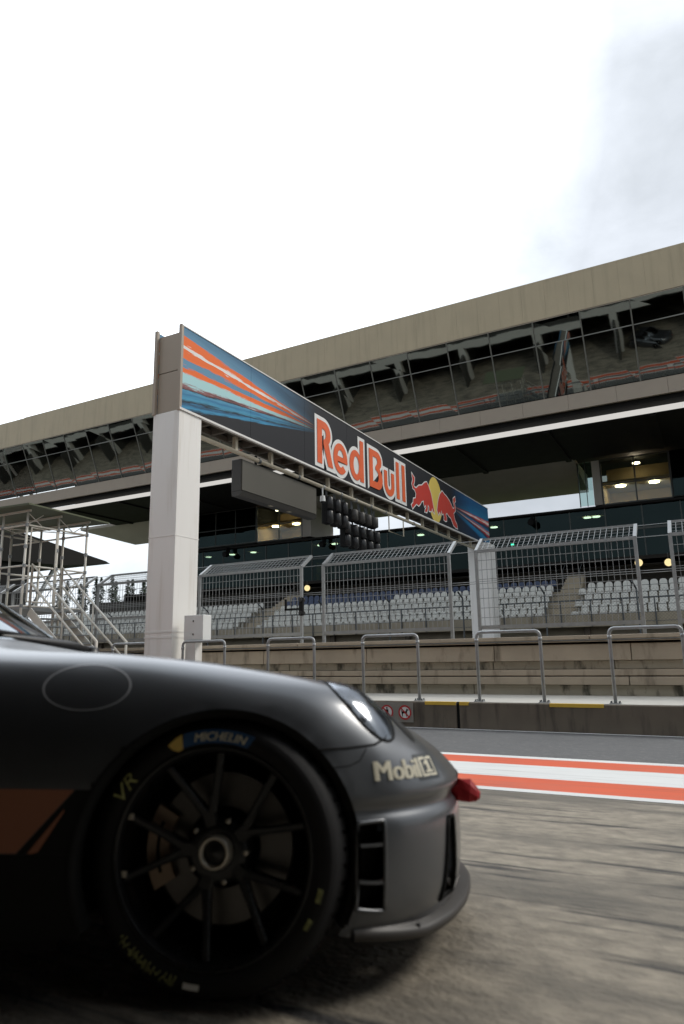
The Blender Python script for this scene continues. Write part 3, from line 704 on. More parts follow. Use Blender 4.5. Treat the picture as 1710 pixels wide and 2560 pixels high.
# ---- stair towers with glazing
def frame_grid(xs_, zs, y, pm, nm='tower_pane', bar=0.09):
    for i in range(len(xs_) - 1):
        for j in range(len(zs) - 1):
            MB().box(xs_[i] + 0.03, xs_[i + 1] - 0.03, y, y + 0.02, zs[j] + 0.03, zs[j + 1] - 0.03).build(nm, pm, gs)
    for xx in xs_: MB().box(xx - bar / 2, xx + bar / 2, y - 0.02, y + 0.1, zs[0], zs[-1]).build('tower_mullion', 'frame_dark', gs)
    for zz in zs: MB().box(xs_[0], xs_[-1], y - 0.018, y + 0.095, zz - bar / 2, zz + bar / 2).build('tower_transom', 'frame_dark', gs)
def lamp_disc(x, y, z, r=0.34, m='lamp_warm'):
    mb = MB(); mb.lathe([(0.0, 0.0), (0.0, r), (0.05, r), (0.05, 0.0)], (x, y, z), (0, 0, 1), (1, 0, 0), 18); mb.build('ceiling_lamp', m, gs)
def room(x0, x1, y0, y1, z0, z1, m, ceil=None):
    MB().box(x0, x1, y1, y1 + 0.1, z0, z1).build('room_wall', m, gs)
    MB().box(x0 - 0.1, x0, y0 + 0.1, y1, z0, z1).build('room_wall', m, gs)
    MB().box(x1, x1 + 0.1, y0 + 0.1, y1, z0, z1).build('room_wall', m, gs)
    MB().box(x0, x1, y0 + 0.1, y1, z0 - 0.1, z0).build('room_floor', 'interior_dark', gs)
    MB().box(x0, x1, y0 + 0.1, y1, z1, z1 + 0.1).build('room_ceiling', ceil or m, gs)
# left tower: teal panes then lit bays
frame_grid([-45.0, -42.6, -40.3, -38.0, -35.7], [10.95, 12.45, 14.15], 50.0, 'teal_glass')
room(-45.0, -35.75, 50.0, 53.5, 10.95, 14.15, 'interior_dark')
frame_grid([-35.6, -33.2, -30.8], [10.9, 12.35, 14.1], 50.0, 'clear_glass')
room(-35.55, -30.85, 50.0, 54.0, 10.9, 12.5, 'interior_tan')
MB().box(-35.5, -30.9, 53.2, 53.3, 12.6, 14.0).build('room_wall', 'interior_tan', gs)
for xx in (-34.4, -32.2): lamp_disc(xx, 51.3, 12.40)
for xx in (-34.4, -32.2): lamp_disc(xx, 51.6, 13.96, 0.2)
MB().box(-30.8, -29.9, 50.0, 54, 10.9, 14.1).build('tower_pier', 'slab_grey', gs)
# right tower
MB().box(-7.50, -6.55, 50.0, 50.03, 10.85, 14.0).build('tower_pane', 'pale_glass', gs)
MB().box(-7.53, -7.47, 49.98, 50.1, 10.8, 14.05).build('tower_mullion', 'frame_dark', gs)
MB().box(-7.02, -6.98, 49.98, 50.1, 10.8, 14.05).build('tower_mullion', 'frame_dark', gs)
MB().box(-6.52, -6.0, 49.9, 51, 10.8, 14.02).build('tower_pier', 'slab_grey', gs)
frame_grid([-5.95, -3.75, -1.55], [10.8, 12.22, 14.0], 50.0, 'clear_glass')
room(-5.9, -1.6, 50.0, 54.0, 10.8, 12.36, 'interior_tan', 'slab_grey')
MB().box(-5.9, -1.6, 53.0, 53.1, 12.5, 14.0).build('room_wall', 'interior_tan', gs)
for xx in (-4.85, -2.65): lamp_disc(xx, 51.4, 12.28)
lamp_disc(-3.7, 51.6, 13.86, 0.25)
MB().box(-1.5, XR, 49.95, 54, 10.8, 14.02).build('tower_flank', 'interior_dark', gs)
for xx in (-1.45, 1.0, 3.5): MB().box(xx, xx + 2.4, 49.9, 49.93, 10.85, 14.0).build('tower_pane', 'teal_glass', gs)

# ---- lower block: long glazed lounge behind the seats
lx = [-45.4 + 2.33 * i for i in range(22)]
for i in range(len(lx) - 1):
    for z0, z1 in ((8.75, 10.28), (6.1, 8.7)):
        MB().box(lx[i] + 0.03, lx[i + 1] - 0.03, 48.8, 48.83, z0 + 0.03, z1 - 0.03).build('lounge_pane', 'teal_glass', gs)
    MB().box(lx[i] - 0.035, lx[i] + 0.035, 48.76, 48.88, 6.1, 10.30).build('lounge_mullion', 'frame_dark', gs)
MB().box(-45.5, XR, 48.5, 55.5, 10.30, 10.45).build('lounge_roof', 'soffit_dark', gs)
MB().box(-45.5, XR, 48.74, 48.9, 8.64, 8.78).build('lounge_sill', 'frame_dark', gs)
MB().box(-45.5, XR, 54.5, 54.6, 5.9, 10.28).build('room_wall', 'interior_dark', gs)
MB().box(-45.5, XR, 49.0, 54.5, 10.16, 10.24).build('room_ceiling', 'interior_tan', gs)
MB().box(-45.5, XR, 44.0, 54.5, 5.8, 6.08).build('room_floor', 'interior_dark', gs)
for xx in (-41.6, -38.8, -36.4, -29.3, -27.9, -7.2, -6.6, -14.0, -20.0): lamp_disc(xx, 50.6, 10.09, 0.27)
for xx, zz in ((-7.0, 9.5),): pass
MB().box(-31.5, -29.5, 50.2, 54, 6.1, 8.6).build('room_wall', 'interior_tan', gs)
# spotlights on the lounge roof edge
for xx in (-37.5, -27.6, -10.6):
    mb = MB(); mb.lathe([(0, 0.0), (0, 0.28), (0.35, 0.22), (0.35, 0)], (xx, 48.1, 9.75), (0, -1, -0.2), (1, 0, 0), 14); mb.build('floodlight', 'black_matte', gs)
    MB().box(xx - 0.03, xx + 0.03, 48.0, 48.55, 9.95, 10.36).build('floodlight_arm', 'black_matte', gs)
# dark back wall and vomitories under the lounge
MB().box(-52, XR, 46.0, 46.2, 3.0, 6.0).build('concourse_wall', 'interior_dark', gs)
MB().box(-45.5, XR, 44.0, 44.3, 5.75, 6.3).build('concourse_beam', 'soffit_dark', gs)
for xx, zz in ((-3.58, 5.84), (-1.99, 5.73), (-26.5, 5.74)):
    mb = MB(); mb.lathe([(0.22 * math.sin(R(a)), 0.22 * math.cos(R(a))) for a in range(-90, 91, 18)], (xx, 43.7, zz), (0, 0, 1), (1, 0, 0), 16); mb.build('globe_lamp', 'lamp_globe', gs, smooth=True)
    MB().box(xx - 0.015, xx + 0.015, 43.69, 43.71, zz + 0.2, 6.3).build('lamp_rod', 'frame_dark', gs)
MB().box(-12.3, -12.1, 48.6, 48.62, 8.3, 8.42).build('exit_sign', 'sign_green', gs)

# ---- terraces, aisles and front parapet
ter = thing('seating_terrace', 'stepped concrete seating terrace below the dark lounge glazing', 'terrace', (-20, 37, 0))
AIS = ((-7.95, -6.75), (-28.75, -27.4))
def floor_z(k): return 2.87 - 0.78 + 0.36 * k
def in_aisle(x): return any(a - 0.24 < x < b_ + 0.24 for a, b_ in AIS)
segs = [(-58, AIS[1][0]), (AIS[1][1], AIS[0][0]), (AIS[0][1], XR)]
for k in range(7):
    for a, b_ in segs:
        if k == 6 and b_ < -30: continue
        MB().box(a, b_, 37.55 + 0.75 * k, 37.55 + 0.75 * (k + 1) + (3.2 if k == 6 else 0), floor_z(k) - 0.5, floor_z(k)).build('tread', 'stand_concrete', ter)
MB().box(-58, XR, 37.0, 37.55, 2.0, 2.62).build('front_parapet', 'stand_concrete', ter)
for ai, (a, b_) in enumerate(AIS):
    n = 20 if ai == 0 else 19
    for k in range(n):
        off = 0.0 if k < 14 else (k - 14) * 0.02
        MB().box(a + off, b_ - off, 37.56 + 0.375 * k, 37.56 + 0.375 * (k + 1) + 0.05, floor_z(0) - 0.45 + 0.18 * (k - 1), floor_z(0) + 0.18 * k).build('stair_step', 'stand_concrete', ter)
    for xx in (a + 0.1, b_ - 0.1):
        mb = MB(); mb.tube([(xx, 43.0, floor_z(0) + 2.6), (xx, 43.0, floor_z(0) + 3.5), (xx, 44.9, floor_z(0) + 4.4), (xx, 44.9, floor_z(0) + 3.5)], 0.022, 6); mb.build('handrail', 'galvanised_dark', ter)
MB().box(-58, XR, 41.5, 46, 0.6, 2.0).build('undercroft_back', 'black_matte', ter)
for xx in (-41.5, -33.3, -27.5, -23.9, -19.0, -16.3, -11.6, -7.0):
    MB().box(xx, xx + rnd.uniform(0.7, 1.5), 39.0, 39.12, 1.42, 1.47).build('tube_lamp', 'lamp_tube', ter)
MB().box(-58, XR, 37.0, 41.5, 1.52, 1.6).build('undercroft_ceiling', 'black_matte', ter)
for xx in range(-56, 10, 5):
    MB().box(xx, xx + 0.3, 37.3, 37.6, LANE, 2.0).build('undercroft_post', 'concrete_dark', ter)

# ---- seats
def seat_mesh(name, m):
    mb = MB(); w = 0.20
    prof = [(-0.02, 0.0), (-0.18, 0.0), (-0.20, 0.03), (0.0, 0.06)]
    # pan
    mb.hexa([(-w, -0.22, 0.38), (w, -0.22, 0.38), (w, 0.16, 0.35), (-w, 0.16, 0.35)], [(-w, -0.22, 0.42), (w, -0.22, 0.42), (w, 0.16, 0.40), (-w, 0.16, 0.40)])
    # rounded shell back
    lp = [(-w, 0.36)] + [(-w + 0.0, 0.62)] + [(-0.17, 0.71), (-0.11, 0.765), (0, 0.78), (0.11, 0.765), (0.17, 0.71)] + [(w, 0.62), (w, 0.36)]
    yb = lambda u, v: 0.15 + (v - 0.36) * 0.18 - 0.35 * u * u
    mb.prism(lp, lambda u, v: (u, yb(u, v), v), lambda u, v: (u, yb(u, v) + 0.03, v))
    mb.box(-0.05, 0.05, 0.0, 0.14, 0.0, 0.36)
    me = mb.mesh(name); me.materials.append(MATS[m])
    return me
sm = {'white': seat_mesh('seat', 'seat_white'), 'blue': seat_mesh('seat', 'seat_blue')}
cand = []
for k in range(7):
    y = 37.9 + 0.75 * k
    nx = int((XR - 3.0 + 56) / 0.475)
    for i in range(nx):
        x = 3.0 - 0.475 * i - 0.05 * (k % 2)
        if in_aisle(x) or x < -52: continue
        blk = 'right' if x > AIS[0][1] else ('middle' if x > AIS[1][1] else 'left')
        if k == 6 and blk != 'middle': continue
        if x > -0.2 + 0.03 * y * 0: pass
        col = 'blue' if (blk == 'middle' and (k == 6 or (k == 5 and x < -18.6))) else 'white'
        cand.append((x, y, floor_z(k), k, blk, col))
vis = [c for c in cand if c[0] < 0.6]
vis.sort(key=lambda c: c[0] ** 2 + c[1] ** 2)
rows = ['front', 'second', 'third', 'fourth', 'fifth', 'sixth', 'seventh']
blk_txt = {'right': 'right of the right-hand concrete stairs', 'middle': 'between the two concrete stairs', 'left': 'left of the left-hand concrete stairs'}
for (x, y, z, k, blk, col) in vis[:296]:
    o = bpy.data.objects.new('stadium_seat', sm[col]); C.objects.link(o); o.location = (x, y, z); o.rotation_euler.z = rnd.uniform(-0.02, 0.02)
    near = AIS[0][1] if blk == 'right' else (AIS[0][0] if blk == 'middle' else AIS[1][0])
    nth = 1 + sum(1 for c in cand if c[3] == k and c[4] == blk and abs(c[0] - near) < abs(x - near) - 1e-6)
    ordn = '%d%s' % (nth, 'th' if 10 < nth % 100 < 14 else {1: 'st', 2: 'nd', 3: 'rd'}.get(nth % 10, 'th'))
    side_w = 'left-hand' if blk == 'left' else 'right-hand'
    tag(o, '%s seat, %s from the %s stairs in the %s row of the %s block' % (('white' if col == 'white' else 'dark blue'), ordn, side_w, rows[k], blk), 'seat', 'grandstand seats')
for col, sub in (('white', [c for c in vis[296:] if c[5] == 'white']), ('blue', [c for c in vis[296:] if c[5] == 'blue'])):
    if not sub: continue
    src = sm[col]; V = [v.co.copy() for v in src.vertices]; Fc = [list(p.vertices) for p in src.polygons]
    mb = MB()
    for (x, y, z, k, blk, cc) in sub:
        b0 = len(mb.v); mb.v += [v + Vector((x, y, z)) for v in V]; mb.f += [[b0 + i for i in f] for f in Fc]
    o = stuff(mb.build('stadium_seats', 'seat_white' if col == 'white' else 'seat_blue', recalc=False))
    tag(o, 'distant %s plastic seats farther along the terrace to the left' % ('white' if col == 'white' else 'dark blue'), 'seats')

# ---- chain fence on the far side of the track
tf = thing('trackside_fence', 'dark chain-link fence with bent post tops in front of the white seats', 'fence', (-20, 34.5, 0))
for i in range(14):
    x = -3.06 - 4.2 * i
    mb = MB(); mb.tube([(x, 34.5, LANE), (x, 34.5, 3.6), (x - 0.12, 34.15, 3.92)], 0.045, 6); mb.build('post', 'galvanised_dark', tf)
x = 2.0
while x > -56:
    MB().box(x - 0.03, x + 0.03, 36.9, 36.96, 2.0, 3.35).build('rail_post', 'galvanised_dark', tf)
    x -= 1.5
for zz in (3.35,): MB().box(-56, 3, 36.9, 36.96, zz - 0.03, zz + 0.03).build('rail', 'galvanised_dark', tf)
for zz in (2.1, 2.5, 2.85, 3.15, 3.45, 3.75):
    mb = MB(); mb.tube([(-60, 34.5, zz), (3, 34.5, zz)], 0.012, 4); mb.build('tension_wire', 'galvanised_dark', tf)
mb = MB()
for i in range(420):
    x = 3 - 0.15 * i
    for s in (-1, 1):
        mb.beam((x, 34.5, 2.0), (x + s * 1.6, 34.5, 3.6), 0.006, 0.006)
stuff(mb.build('chain_mesh', 'galvanised_dark', tf))
MB().box(-60, 3, 34.3, 34.7, LANE, 1.0).build('crash_barrier', 'concrete_dark', tf)

# ================================================================== scaffold tower and stairs
sc = thing('scaffold_tower', 'white tubular scaffold tower with pale canopy at the left', 'tower', (-15.3, 12, PF))
TX = [-14.8, -15.73, -16.66]; TY = [11.0, 11.93, 12.86]
for i, xx in enumerate(TX):
    for j, yy in enumerate(TY):
        if i == 1 and j == 1: continue
        mb = MB(); mb.tube([(xx, yy, PF), (xx, yy, 4.45)], 0.03, 8); mb.build('standard', 'white_paint_metal', sc, smooth=True)
        for zz in (2.13, 3.12, 4.14, 2.7, 3.6):
            mb = MB(); mb.tube([(xx, yy, zz - 0.04), (xx, yy, zz + 0.04)], 0.045, 8); mb.build('coupler', 'galvanised', sc)
for zz in (2.13, 3.12, 4.14):
    for xx in (TX[0], TX[2]):
        mb = MB(); mb.tube([(xx, TY[0], zz), (xx, TY[2], zz)], 0.024, 8); mb.build('ledger', 'white_paint_metal', sc)
    for yy in (TY[0], TY[2]):
        mb = MB(); mb.tube([(TX[0], yy, zz), (TX[2] - 1.2, yy, zz)], 0.024, 8); mb.build('ledger', 'white_paint_metal', sc)
for (a, b_) in (((-14.8, 11.0, 4.14), (-14.8, 11.45, 4.45)), ((-14.8, 11.45, 4.14), (-14.8, 11.0, 4.45)), ((-14.8, 11.93, 4.45), (-14.8, 12.4, 4.14)), ((-14.8, 12.4, 4.14), (-14.8, 12.86, 4.45)),
                ((-15.73, 11.0, 2.13), (-16.66, 11.0, 3.12)), ((-16.66, 11.0, 2.13), (-15.73, 11.0, 3.12)), ((-16.66, 12.86, 2.13), (-15.73, 12.86, 3.12)), ((-15.73, 12.86, 2.13), (-14.8, 12.86, 3.12)), ((-14.8, 11.93, 2.13), (-14.8, 12.86, 3.12)),
                ((-14.8, 12.86, 2.13), (-14.8, 11.93, 3.12)), ((-15.73, 11.0, 4.14), (-16.66, 12.86, 4.14)), ((-14.8, 12.86, 4.14), (-15.73, 11.0, 4.14)), ((-14.8, 11.0, 0.4), (-15.73, 11.0, 2.1)), ((-16.66, 11.0, 0.4), (-15.73, 11.0, 2.1))):
    mb = MB(); mb.tube([a, b_], 0.012, 6); mb.build('brace', 'white_paint_metal', sc)
MB().box(-17.9, -14.78, 10.98, 12.9, 2.06, 2.11).build('deck', 'galvanised', sc)
# open gate frame on the track-facing side
mb = MB(); mb.tube([(-14.77, 11.11, 2.24), (-14.77, 11.11, 4.08), (-14.77, 11.87, 4.08), (-14.77, 11.87, 2.24), (-14.77, 11.11, 2.24)], 0.022, 8); mb.build('gate_frame', 'white_paint_metal', sc)
MB().hexa([(-18.4, 10.6, 4.62), (-14.4, 10.7, 4.56), (-14.5, 13.35, 4.50), (-18.4, 13.3, 4.60)], [(-18.4, 10.6, 4.66), (-14.4, 10.7, 4.60), (-14.5, 13.35, 4.54), (-18.4, 13.3, 4.64)]).build('canopy', 'canopy_green', sc)
for yy in (11.0, 11.93, 12.86): MB().box(-17.9, -14.7, yy - 0.02, yy + 0.02, 4.47, 4.52).build('canopy_bearer', 'white_paint_metal', sc)
st = thing('access_stairs', 'white metal stairs with tube handrails leading down from scaffold tower', 'stairs', (-13.5, 11.6, PF))
sx0, sz0, sx1, sz1 = -14.75, 2.13, -12.3, PF + 0.05
for yy in (11.2, 12.1):
    MB().beam((sx0, yy, sz0 - 0.12), (sx1, yy, sz1 - 0.02), 0.03, 0.2).build('stringer', 'white_paint_metal', st)
    o_ = 0.0
    mb = MB(); mb.tube([(sx0, yy, 2.1), (sx0, yy, 3.16), (-12.38, yy, 1.22), (-12.38, yy, 0.35)], 0.034, 8); mb.build('handrail', 'white_paint_metal', st, smooth=True)
    mb = MB(); mb.tube([(sx0, yy, 2.69), (-12.38, yy, 0.78)], 0.028, 8); mb.build('midrail', 'white_paint_metal', st, smooth=True)
    mb = MB(); mb.tube([(-13.55, yy, 1.1), (-13.55, yy, 2.16)], 0.022, 8); mb.build('baluster', 'white_paint_metal', st, smooth=True)
for k in range(10):
    q = (k + 0.5) / 10; xx = sx0 + (sx1 - sx0) * q; zz = sz0 + (sz1 - sz0) * q - 0.03
    MB().box(xx - 0.12, xx + 0.12, 11.215, 12.085, zz, zz + 0.03).build('step', 'galvanised', st)

# ================================================================== far left: neighbouring stand and trees
fs = thing('neighbouring_stand', 'dark roofed grandstand far behind the scaffold tower', 'building', (-100, 62, 0))
MB().prism([(52, 18.6), (61.7, 17.1), (73.4, 15.3), (74.2, 15.0), (65.5, 13.9), (52, 13.3)], lambda u, v: (-80, u, v), lambda u, v: (-130, u, v)).build('canopy_roof', 'soffit_dark', fs)
MB().box(-130, -80.5, 44, 60.5, 0, 13.6).build('stand_block', 'black_matte', fs)
for i in range(6):
    MB().beam((-82 - 7 * i, 60.5, 4.0), (-82 - 7 * i, 66, 14.0), 0.4, 0.4).build('roof_strut', 'galvanised', fs)
# upper part of a blue framed fence behind the debris fence on the left
def conifer(x, y, h, label, seed):
    r2 = random.Random(seed)
    t = thing('conifer_tree', label, 'tree', (x, y, -0.4), 'conifers behind the stands')
    mb = MB(); mb.tube([(x, y, -0.5), (x + 0.1, y, h * 0.5), (x, y, h * 0.98)], [0.28, 0.18, 0.03], 6); mb.build('trunk', 'bark', t)
    mb = MB()
    for i in range(900):
        f = r2.random() ** 0.8; zz = h * (0.12 + 0.88 * f); rad = (1 - f) * h * 0.21 * r2.uniform(0.25, 1.1) * (0.75 + 0.35 * math.sin(f * 38 + seed)) + 0.05
        a = r2.uniform(0, 6.283); p = Vector((x + rad * math.cos(a), y + rad * math.sin(a), zz - rad * 0.25))
        s = r2.uniform(0.18, 0.42); d = Vector((math.cos(a), math.sin(a), -0.35)) * s; w = Vector((-math.sin(a), math.cos(a), r2.uniform(-0.5, 0.5))) * s * 0.5
        mb.poly([p - w, p + d, p + w, p - d * 0.4])
    mb.build('crown', 'needles', t, recalc=False)
spots = [(-108, 90, 15.6), (-105.5, 86, 14.2), (-103, 90, 15.9), (-101, 87, 14.4), (-99, 90, 15.6), (-97, 87, 15.2), (-95.2, 90, 14.6), (-93, 87, 15.4), (-91.2, 90, 14.8), (-89.2, 87, 14.3), (-87.4, 90, 15.3), (-85.5, 87, 14.0), (-84, 90, 14.6)]
spots.sort(key=lambda q: q[0] / q[1])
for i, (x, y, h) in enumerate(spots):
    conifer(x, y, h, 'small distant conifer beyond the fence, ' + ['leftmost', 'second from left', 'third from left', 'fourth from left', 'fifth from left', 'sixth from left', 'seventh from left', 'sixth from right', 'fifth from right', 'fourth from right', 'third from right', 'second from right', 'rightmost'][i], i + 3)

# ================================================================== pit building behind the camera: shades the apron, mirrored in the glazing
pb = thing('pit_building', 'long pit garage building with white piers, mirrored in the upper glazing', 'building', (-10, 0, 0))
GF = 1.5                                             # garage front line: the camera stands just inside an open garage
x = 2.3 - 8.6 * 24
while x < 50:
    MB().box(x, x + 0.8, GF - 0.8, GF, apron_z(GF) - 0.05, 4.15).build('pier', 'garage_white', pb)
    x += 8.6
MB().box(-205, 55, GF - 0.9, GF + 0.02, 4.15, 5.0).build('header', 'garage_white', pb)
MB().box(-205, 55, -13, -12.8, -0.2, 4.4).build('garage_back', 'interior_dark', pb)
MB().box(-205, 55, -12.8, GF - 0.9, 4.2, 4.4).build('garage_ceiling', 'interior_dark', pb)
for k in range(24):
    xx = 2.7 - 8.6 * 23 + 8.6 * k
    MB().box(xx - 0.1, xx + 0.1, GF, GF + 1.9, -0.3, 3.2).build('added_shade_screen', 'interior_dark', pb)  # added out-of-view screens that block low sky light from the right
    MB().box(xx - 0.1, xx + 0.1, -12.8, GF - 0.8, -0.1, 4.2).build('garage_partition', 'interior_dark', pb)
MB().box(-205, 55, -13, GF - 0.1, 5.0, 9.2).build('upper_storeys', 'interior_dark', pb)
for k in range(60):
    xx = -204 + 4.3 * k
    MB().box(xx, xx + 4.1, GF - 0.098, GF - 0.05, 5.6, 7.6).build('upper_window', 'teal_glass', pb)
MB().box(-205, 55, GF - 0.1, GF + 0.3, 7.9, 8.5).build('balcony_band', 'garage_white', pb)

# ================================================================== RACE CAR
mat('car_paint', (0.108, 0.115, 0.126), 0.41, metal=0.8, var=0.05, scale=9, spec=0.5, coat=0.9, coat_rough=0.2, local=True, rvar=0.02)
mat('car_orange', (0.30, 0.115, 0.06), 0.45, var=0.04, local=True, rvar=0.02)
mat('car_ring', (0.42, 0.43, 0.45), 0.4, metal=0.5, var=0.03, local=True)
mat('arch_dark', (0.012, 0.012, 0.012), 0.85, spec=0.15, var=0.1, local=True)
mat('rubber', (0.008, 0.008, 0.009), 0.72, spec=0.3, var=0.15, scale=20, local=True)
mat('rim_black', (0.012, 0.013, 0.015), 0.25, metal=0.3, var=0.05, local=True)
mat('nut_silver', (0.62, 0.58, 0.50), 0.35, metal=0.6, var=0.05, local=True)
mat('caliper_gold', (0.34, 0.25, 0.18), 0.5, metal=0.2, var=0.1, local=True)
mat('disc_iron', (0.12, 0.115, 0.11), 0.4, metal=0.7, var=0.15, scale=25, local=True)
mat('chalk', (0.42, 0.43, 0.17), 0.8, var=0.25, scale=60, local=True)
mat('decal_cream', (0.72, 0.68, 0.54), 0.5, var=0.04, local=True)
mat('decal_dark', (0.015, 0.022, 0.028), 0.4, var=0.04, local=True)
mat('tyre_blue', (0.012, 0.075, 0.21), 0.5, var=0.06, local=True)
mat('tyre_yellow', (0.72, 0.50, 0.12), 0.5, var=0.05, local=True)
mat('strap_red', (0.50, 0.012, 0.02), 0.6, var=0.12, scale=30, local=True)
mat('lamp_inner', (0.30, 0.31, 0.33), 0.5, metal=0.3, var=0.1, scale=14, local=True)
mat('splitter_grey', (0.040, 0.036, 0.033), 0.5, var=0.1, local=True)
glass_mat('headlight_glass', (0.70, 0.74, 0.80), (0.80, 0.84, 0.88), facing=0.30, rough=0.16)
glass_mat('windscreen_glass', (0.7, 0.74, 0.78), (0.22, 0.23, 0.22), facing=0.25)

W_OUT = Vector((-1.17195, 1.45711, 0.34531))      # centre of the front right wheel's outer face
nrm = Vector((0, FALL, 1)).normalized()
hd = R(33.0)
cxv = Vector((math.cos(hd), math.sin(hd), -FALL * math.sin(hd))).normalized()
cyv = nrm.cross(cxv)
car_o = W_OUT - nrm * 0.335 + cyv * 0.90
car = thing('race_car', 'dark grey racing coupe with orange flank and black wheels at the bottom left', 'car', car_o)
car.matrix_world = Matrix(((cxv.x, cyv.x, nrm.x, car_o.x), (cxv.y, cyv.y, nrm.y, car_o.y), (cxv.z, cyv.z, nrm.z, car_o.z), (0, 0, 0, 1)))

ST = [  # x, half width, spine x, twelve (inward distance, height) pairs from sill to hood centre
 (.800, .00, .25, [(.04, .13), (0, .22), (.01, .385), (.03, .435), (0, .475), (.03, .515), (.075, .555), (.14, .595), (.21, .63), (.30, .665), (.42, .70), (.55, .735)]),
 (.790, .20, .25, [(.04, .13), (0, .22), (.01, .385), (.03, .435), (0, .475), (.03, .518), (.078, .56), (.145, .602), (.215, .638), (.31, .672), (.43, .706), (.576, .737)]),
 (.755, .40, .22, [(.04, .13), (0, .22), (0, .385), (.025, .435), (0, .475), (.03, .517), (.08, .560), (.15, .604), (.22, .632), (.32, .664), (.46, .695), (.668, .73)]),
 (.700, .57, .18, [(.04, .13), (0, .22), (0, .385), (.022, .435), (0, .475), (.03, .522), (.08, .566), (.15, .608), (.23, .640), (.34, .666), (.50, .702), (.7716, .735)]),
 (.625, .70, .12, [(.035, .13), (0, .22), (0, .385), (.020, .435), (0, .475), (.035, .548), (.09, .603), (.16, .649), (.25, .675), (.37, .688), (.55, .716), (.8632, .742)]),
 (.530, .80, .08, [(.03, .13), (0, .22), (0, .385), (.018, .435), (0, .475), (.03, .56), (.085, .63), (.145, .685), (.22, .708), (.35, .715), (.55, .730), (.918, .755)]),
 (.420, .872, .06, [(.025, .14), (0, .22), (0, .385), (.012, .435), (0, .475), (.02, .58), (.06, .66), (.11, .715), (.18, .747), (.32, .757), (.55, .765), (.943, .77)]),
 (.280, .918, .04, [(.02, .15), (0, .25), (0, .385), (.004, .435), (0, .485), (.014, .60), (.048, .69), (.10, .745), (.175, .772), (.31, .778), (.52, .778), (.949, .78)]),
 (.100, .936, 0.0, [(.02, .16), (0, .28), (0, .40), (0, .45), (0, .51), (.012, .615), (.045, .705), (.10, .765), (.178, .795), (.31, .795), (.52, .788), (.941, .79)]),
 (-.10, .938, -.12, [(.02, .16), (0, .28), (0, .40), (0, .45), (0, .52), (.012, .625), (.045, .72), (.10, .785), (.178, .817), (.31, .812), (.52, .80), (.938, .80)]),
 (-.30, .935, -.30, [(.02, .16), (0, .28), (0, .40), (0, .45), (0, .52), (.012, .63), (.045, .725), (.10, .797), (.178, .831), (.31, .826), (.52, .815), (.935, .815)]),
 (-.55, .925, -.55, [(.02, .15), (0, .28), (0, .40), (0, .45), (0, .52), (.012, .63), (.045, .73), (.10, .80), (.178, .836), (.31, .845), (.52, .86), (.925, .87)]),
 (-.85, .915, -.85, [(.02, .14), (0, .28), (0, .40), (0, .45), (0, .52), (.012, .63), (.045, .73), (.10, .80), (.17, .842), (.26, .88), (.45, .90), (.915, .90)]),
 (-1.3, .910, -1.3, [(.02, .14), (0, .28), (0, .40), (0, .45), (0, .52), (.012, .63), (.045, .74), (.10, .82), (.17, .86), (.26, .90), (.45, .91), (.910, .91)]),
 (-1.8, .920, -1.8, [(.02, .14), (0, .28), (0, .40), (0, .45), (0, .52), (.012, .64), (.045, .76), (.10, .84), (.17, .88), (.26, .90), (.45, .91), (.920, .91)]),
 (-2.2, .955, -2.2, [(.02, .15), (0, .28), (0, .40), (0, .45), (0, .52), (.012, .66), (.045, .78), (.10, .86), (.18, .90), (.30, .91), (.50, .92), (.955, .93)]),
 (-2.6, .965, -2.6, [(.02, .16), (0, .28), (0, .40), (0, .45), (0, .52), (.012, .66), (.045, .78), (.10, .86), (.18, .90), (.30, .91), (.50, .92), (.965, .93)]),
 (-3.0, .930, -3.0, [(.02, .17), (0, .28), (0, .40), (0, .45), (0, .52), (.015, .64), (.05, .75), (.11, .83), (.19, .86), (.30, .87), (.50, .88), (.930, .89)]),
 (-3.35, .82, -3.2, [(.04, .20), (0, .28), (0, .40), (0, .45), (0, .52), (.02, .62), (.06, .71), (.12, .77), (.20, .80), (.32, .81), (.50, .82), (.833, .83)]),
 (-3.50, .55, -3.2, [(.05, .22), (0, .28), (0, .40), (0, .45), (0, .52), (.02, .62), (.05, .70), (.10, .75), (.18, .78), (.30, .79), (.42, .80), (.626, .81)]),
 (-3.52, .00, -3.2, [(.05, .22), (0, .28), (0, .40), (0, .45), (0, .52), (.02, .62), (.05, .70), (.09, .75), (.14, .78), (.20, .79), (.26, .80), (.32, .81)]),
]
NET = []
for (ex, ew, sx, pr) in ST:
    e = Vector((ex, ew)); d = Vector((sx, 0)) - e; d.normalize()
    NET.append([Vector((ex + d.x * q, ew + d.y * q, z)) for (q, z) in pr])
def cr(p0, p1, p2, p3, t):
    return 0.5 * ((2 * p1) + (p2 - p0) * t + (2 * p0 - 5 * p1 + 4 * p2 - p3) * t * t + (3 * p1 - p0 - 3 * p2 + p3) * t ** 3)
def body_pt(s, k):
    """point of the right-hand body skin at station s and profile position k (w measured outwards)"""
    n, m = len(NET), len(NET[0])
    s = min(max(s, 0), n - 1 - 1e-6); k = min(max(k, 0), m - 1 - 1e-6)
    i, j = int(s), int(k)
    def row(ii):
        if ii < 0:
            a = NET[-ii]; r_ = [Vector((v.x, -v.y, v.z)) for v in a]
        elif ii >= n: r_ = [Vector((v.x, -v.y, v.z)) for v in NET[2 * (n - 1) - ii]]
        else: r_ = NET[ii]
        g = lambda q: r_[min(max(q, 0), m - 1)]
        return cr(g(j - 1), g(j), g(j + 1), g(j + 2), k - j)
    p = cr(row(i - 1), row(i), row(i + 1), row(i + 2), s - i)
    p.y = max(p.y, 0)
    return p
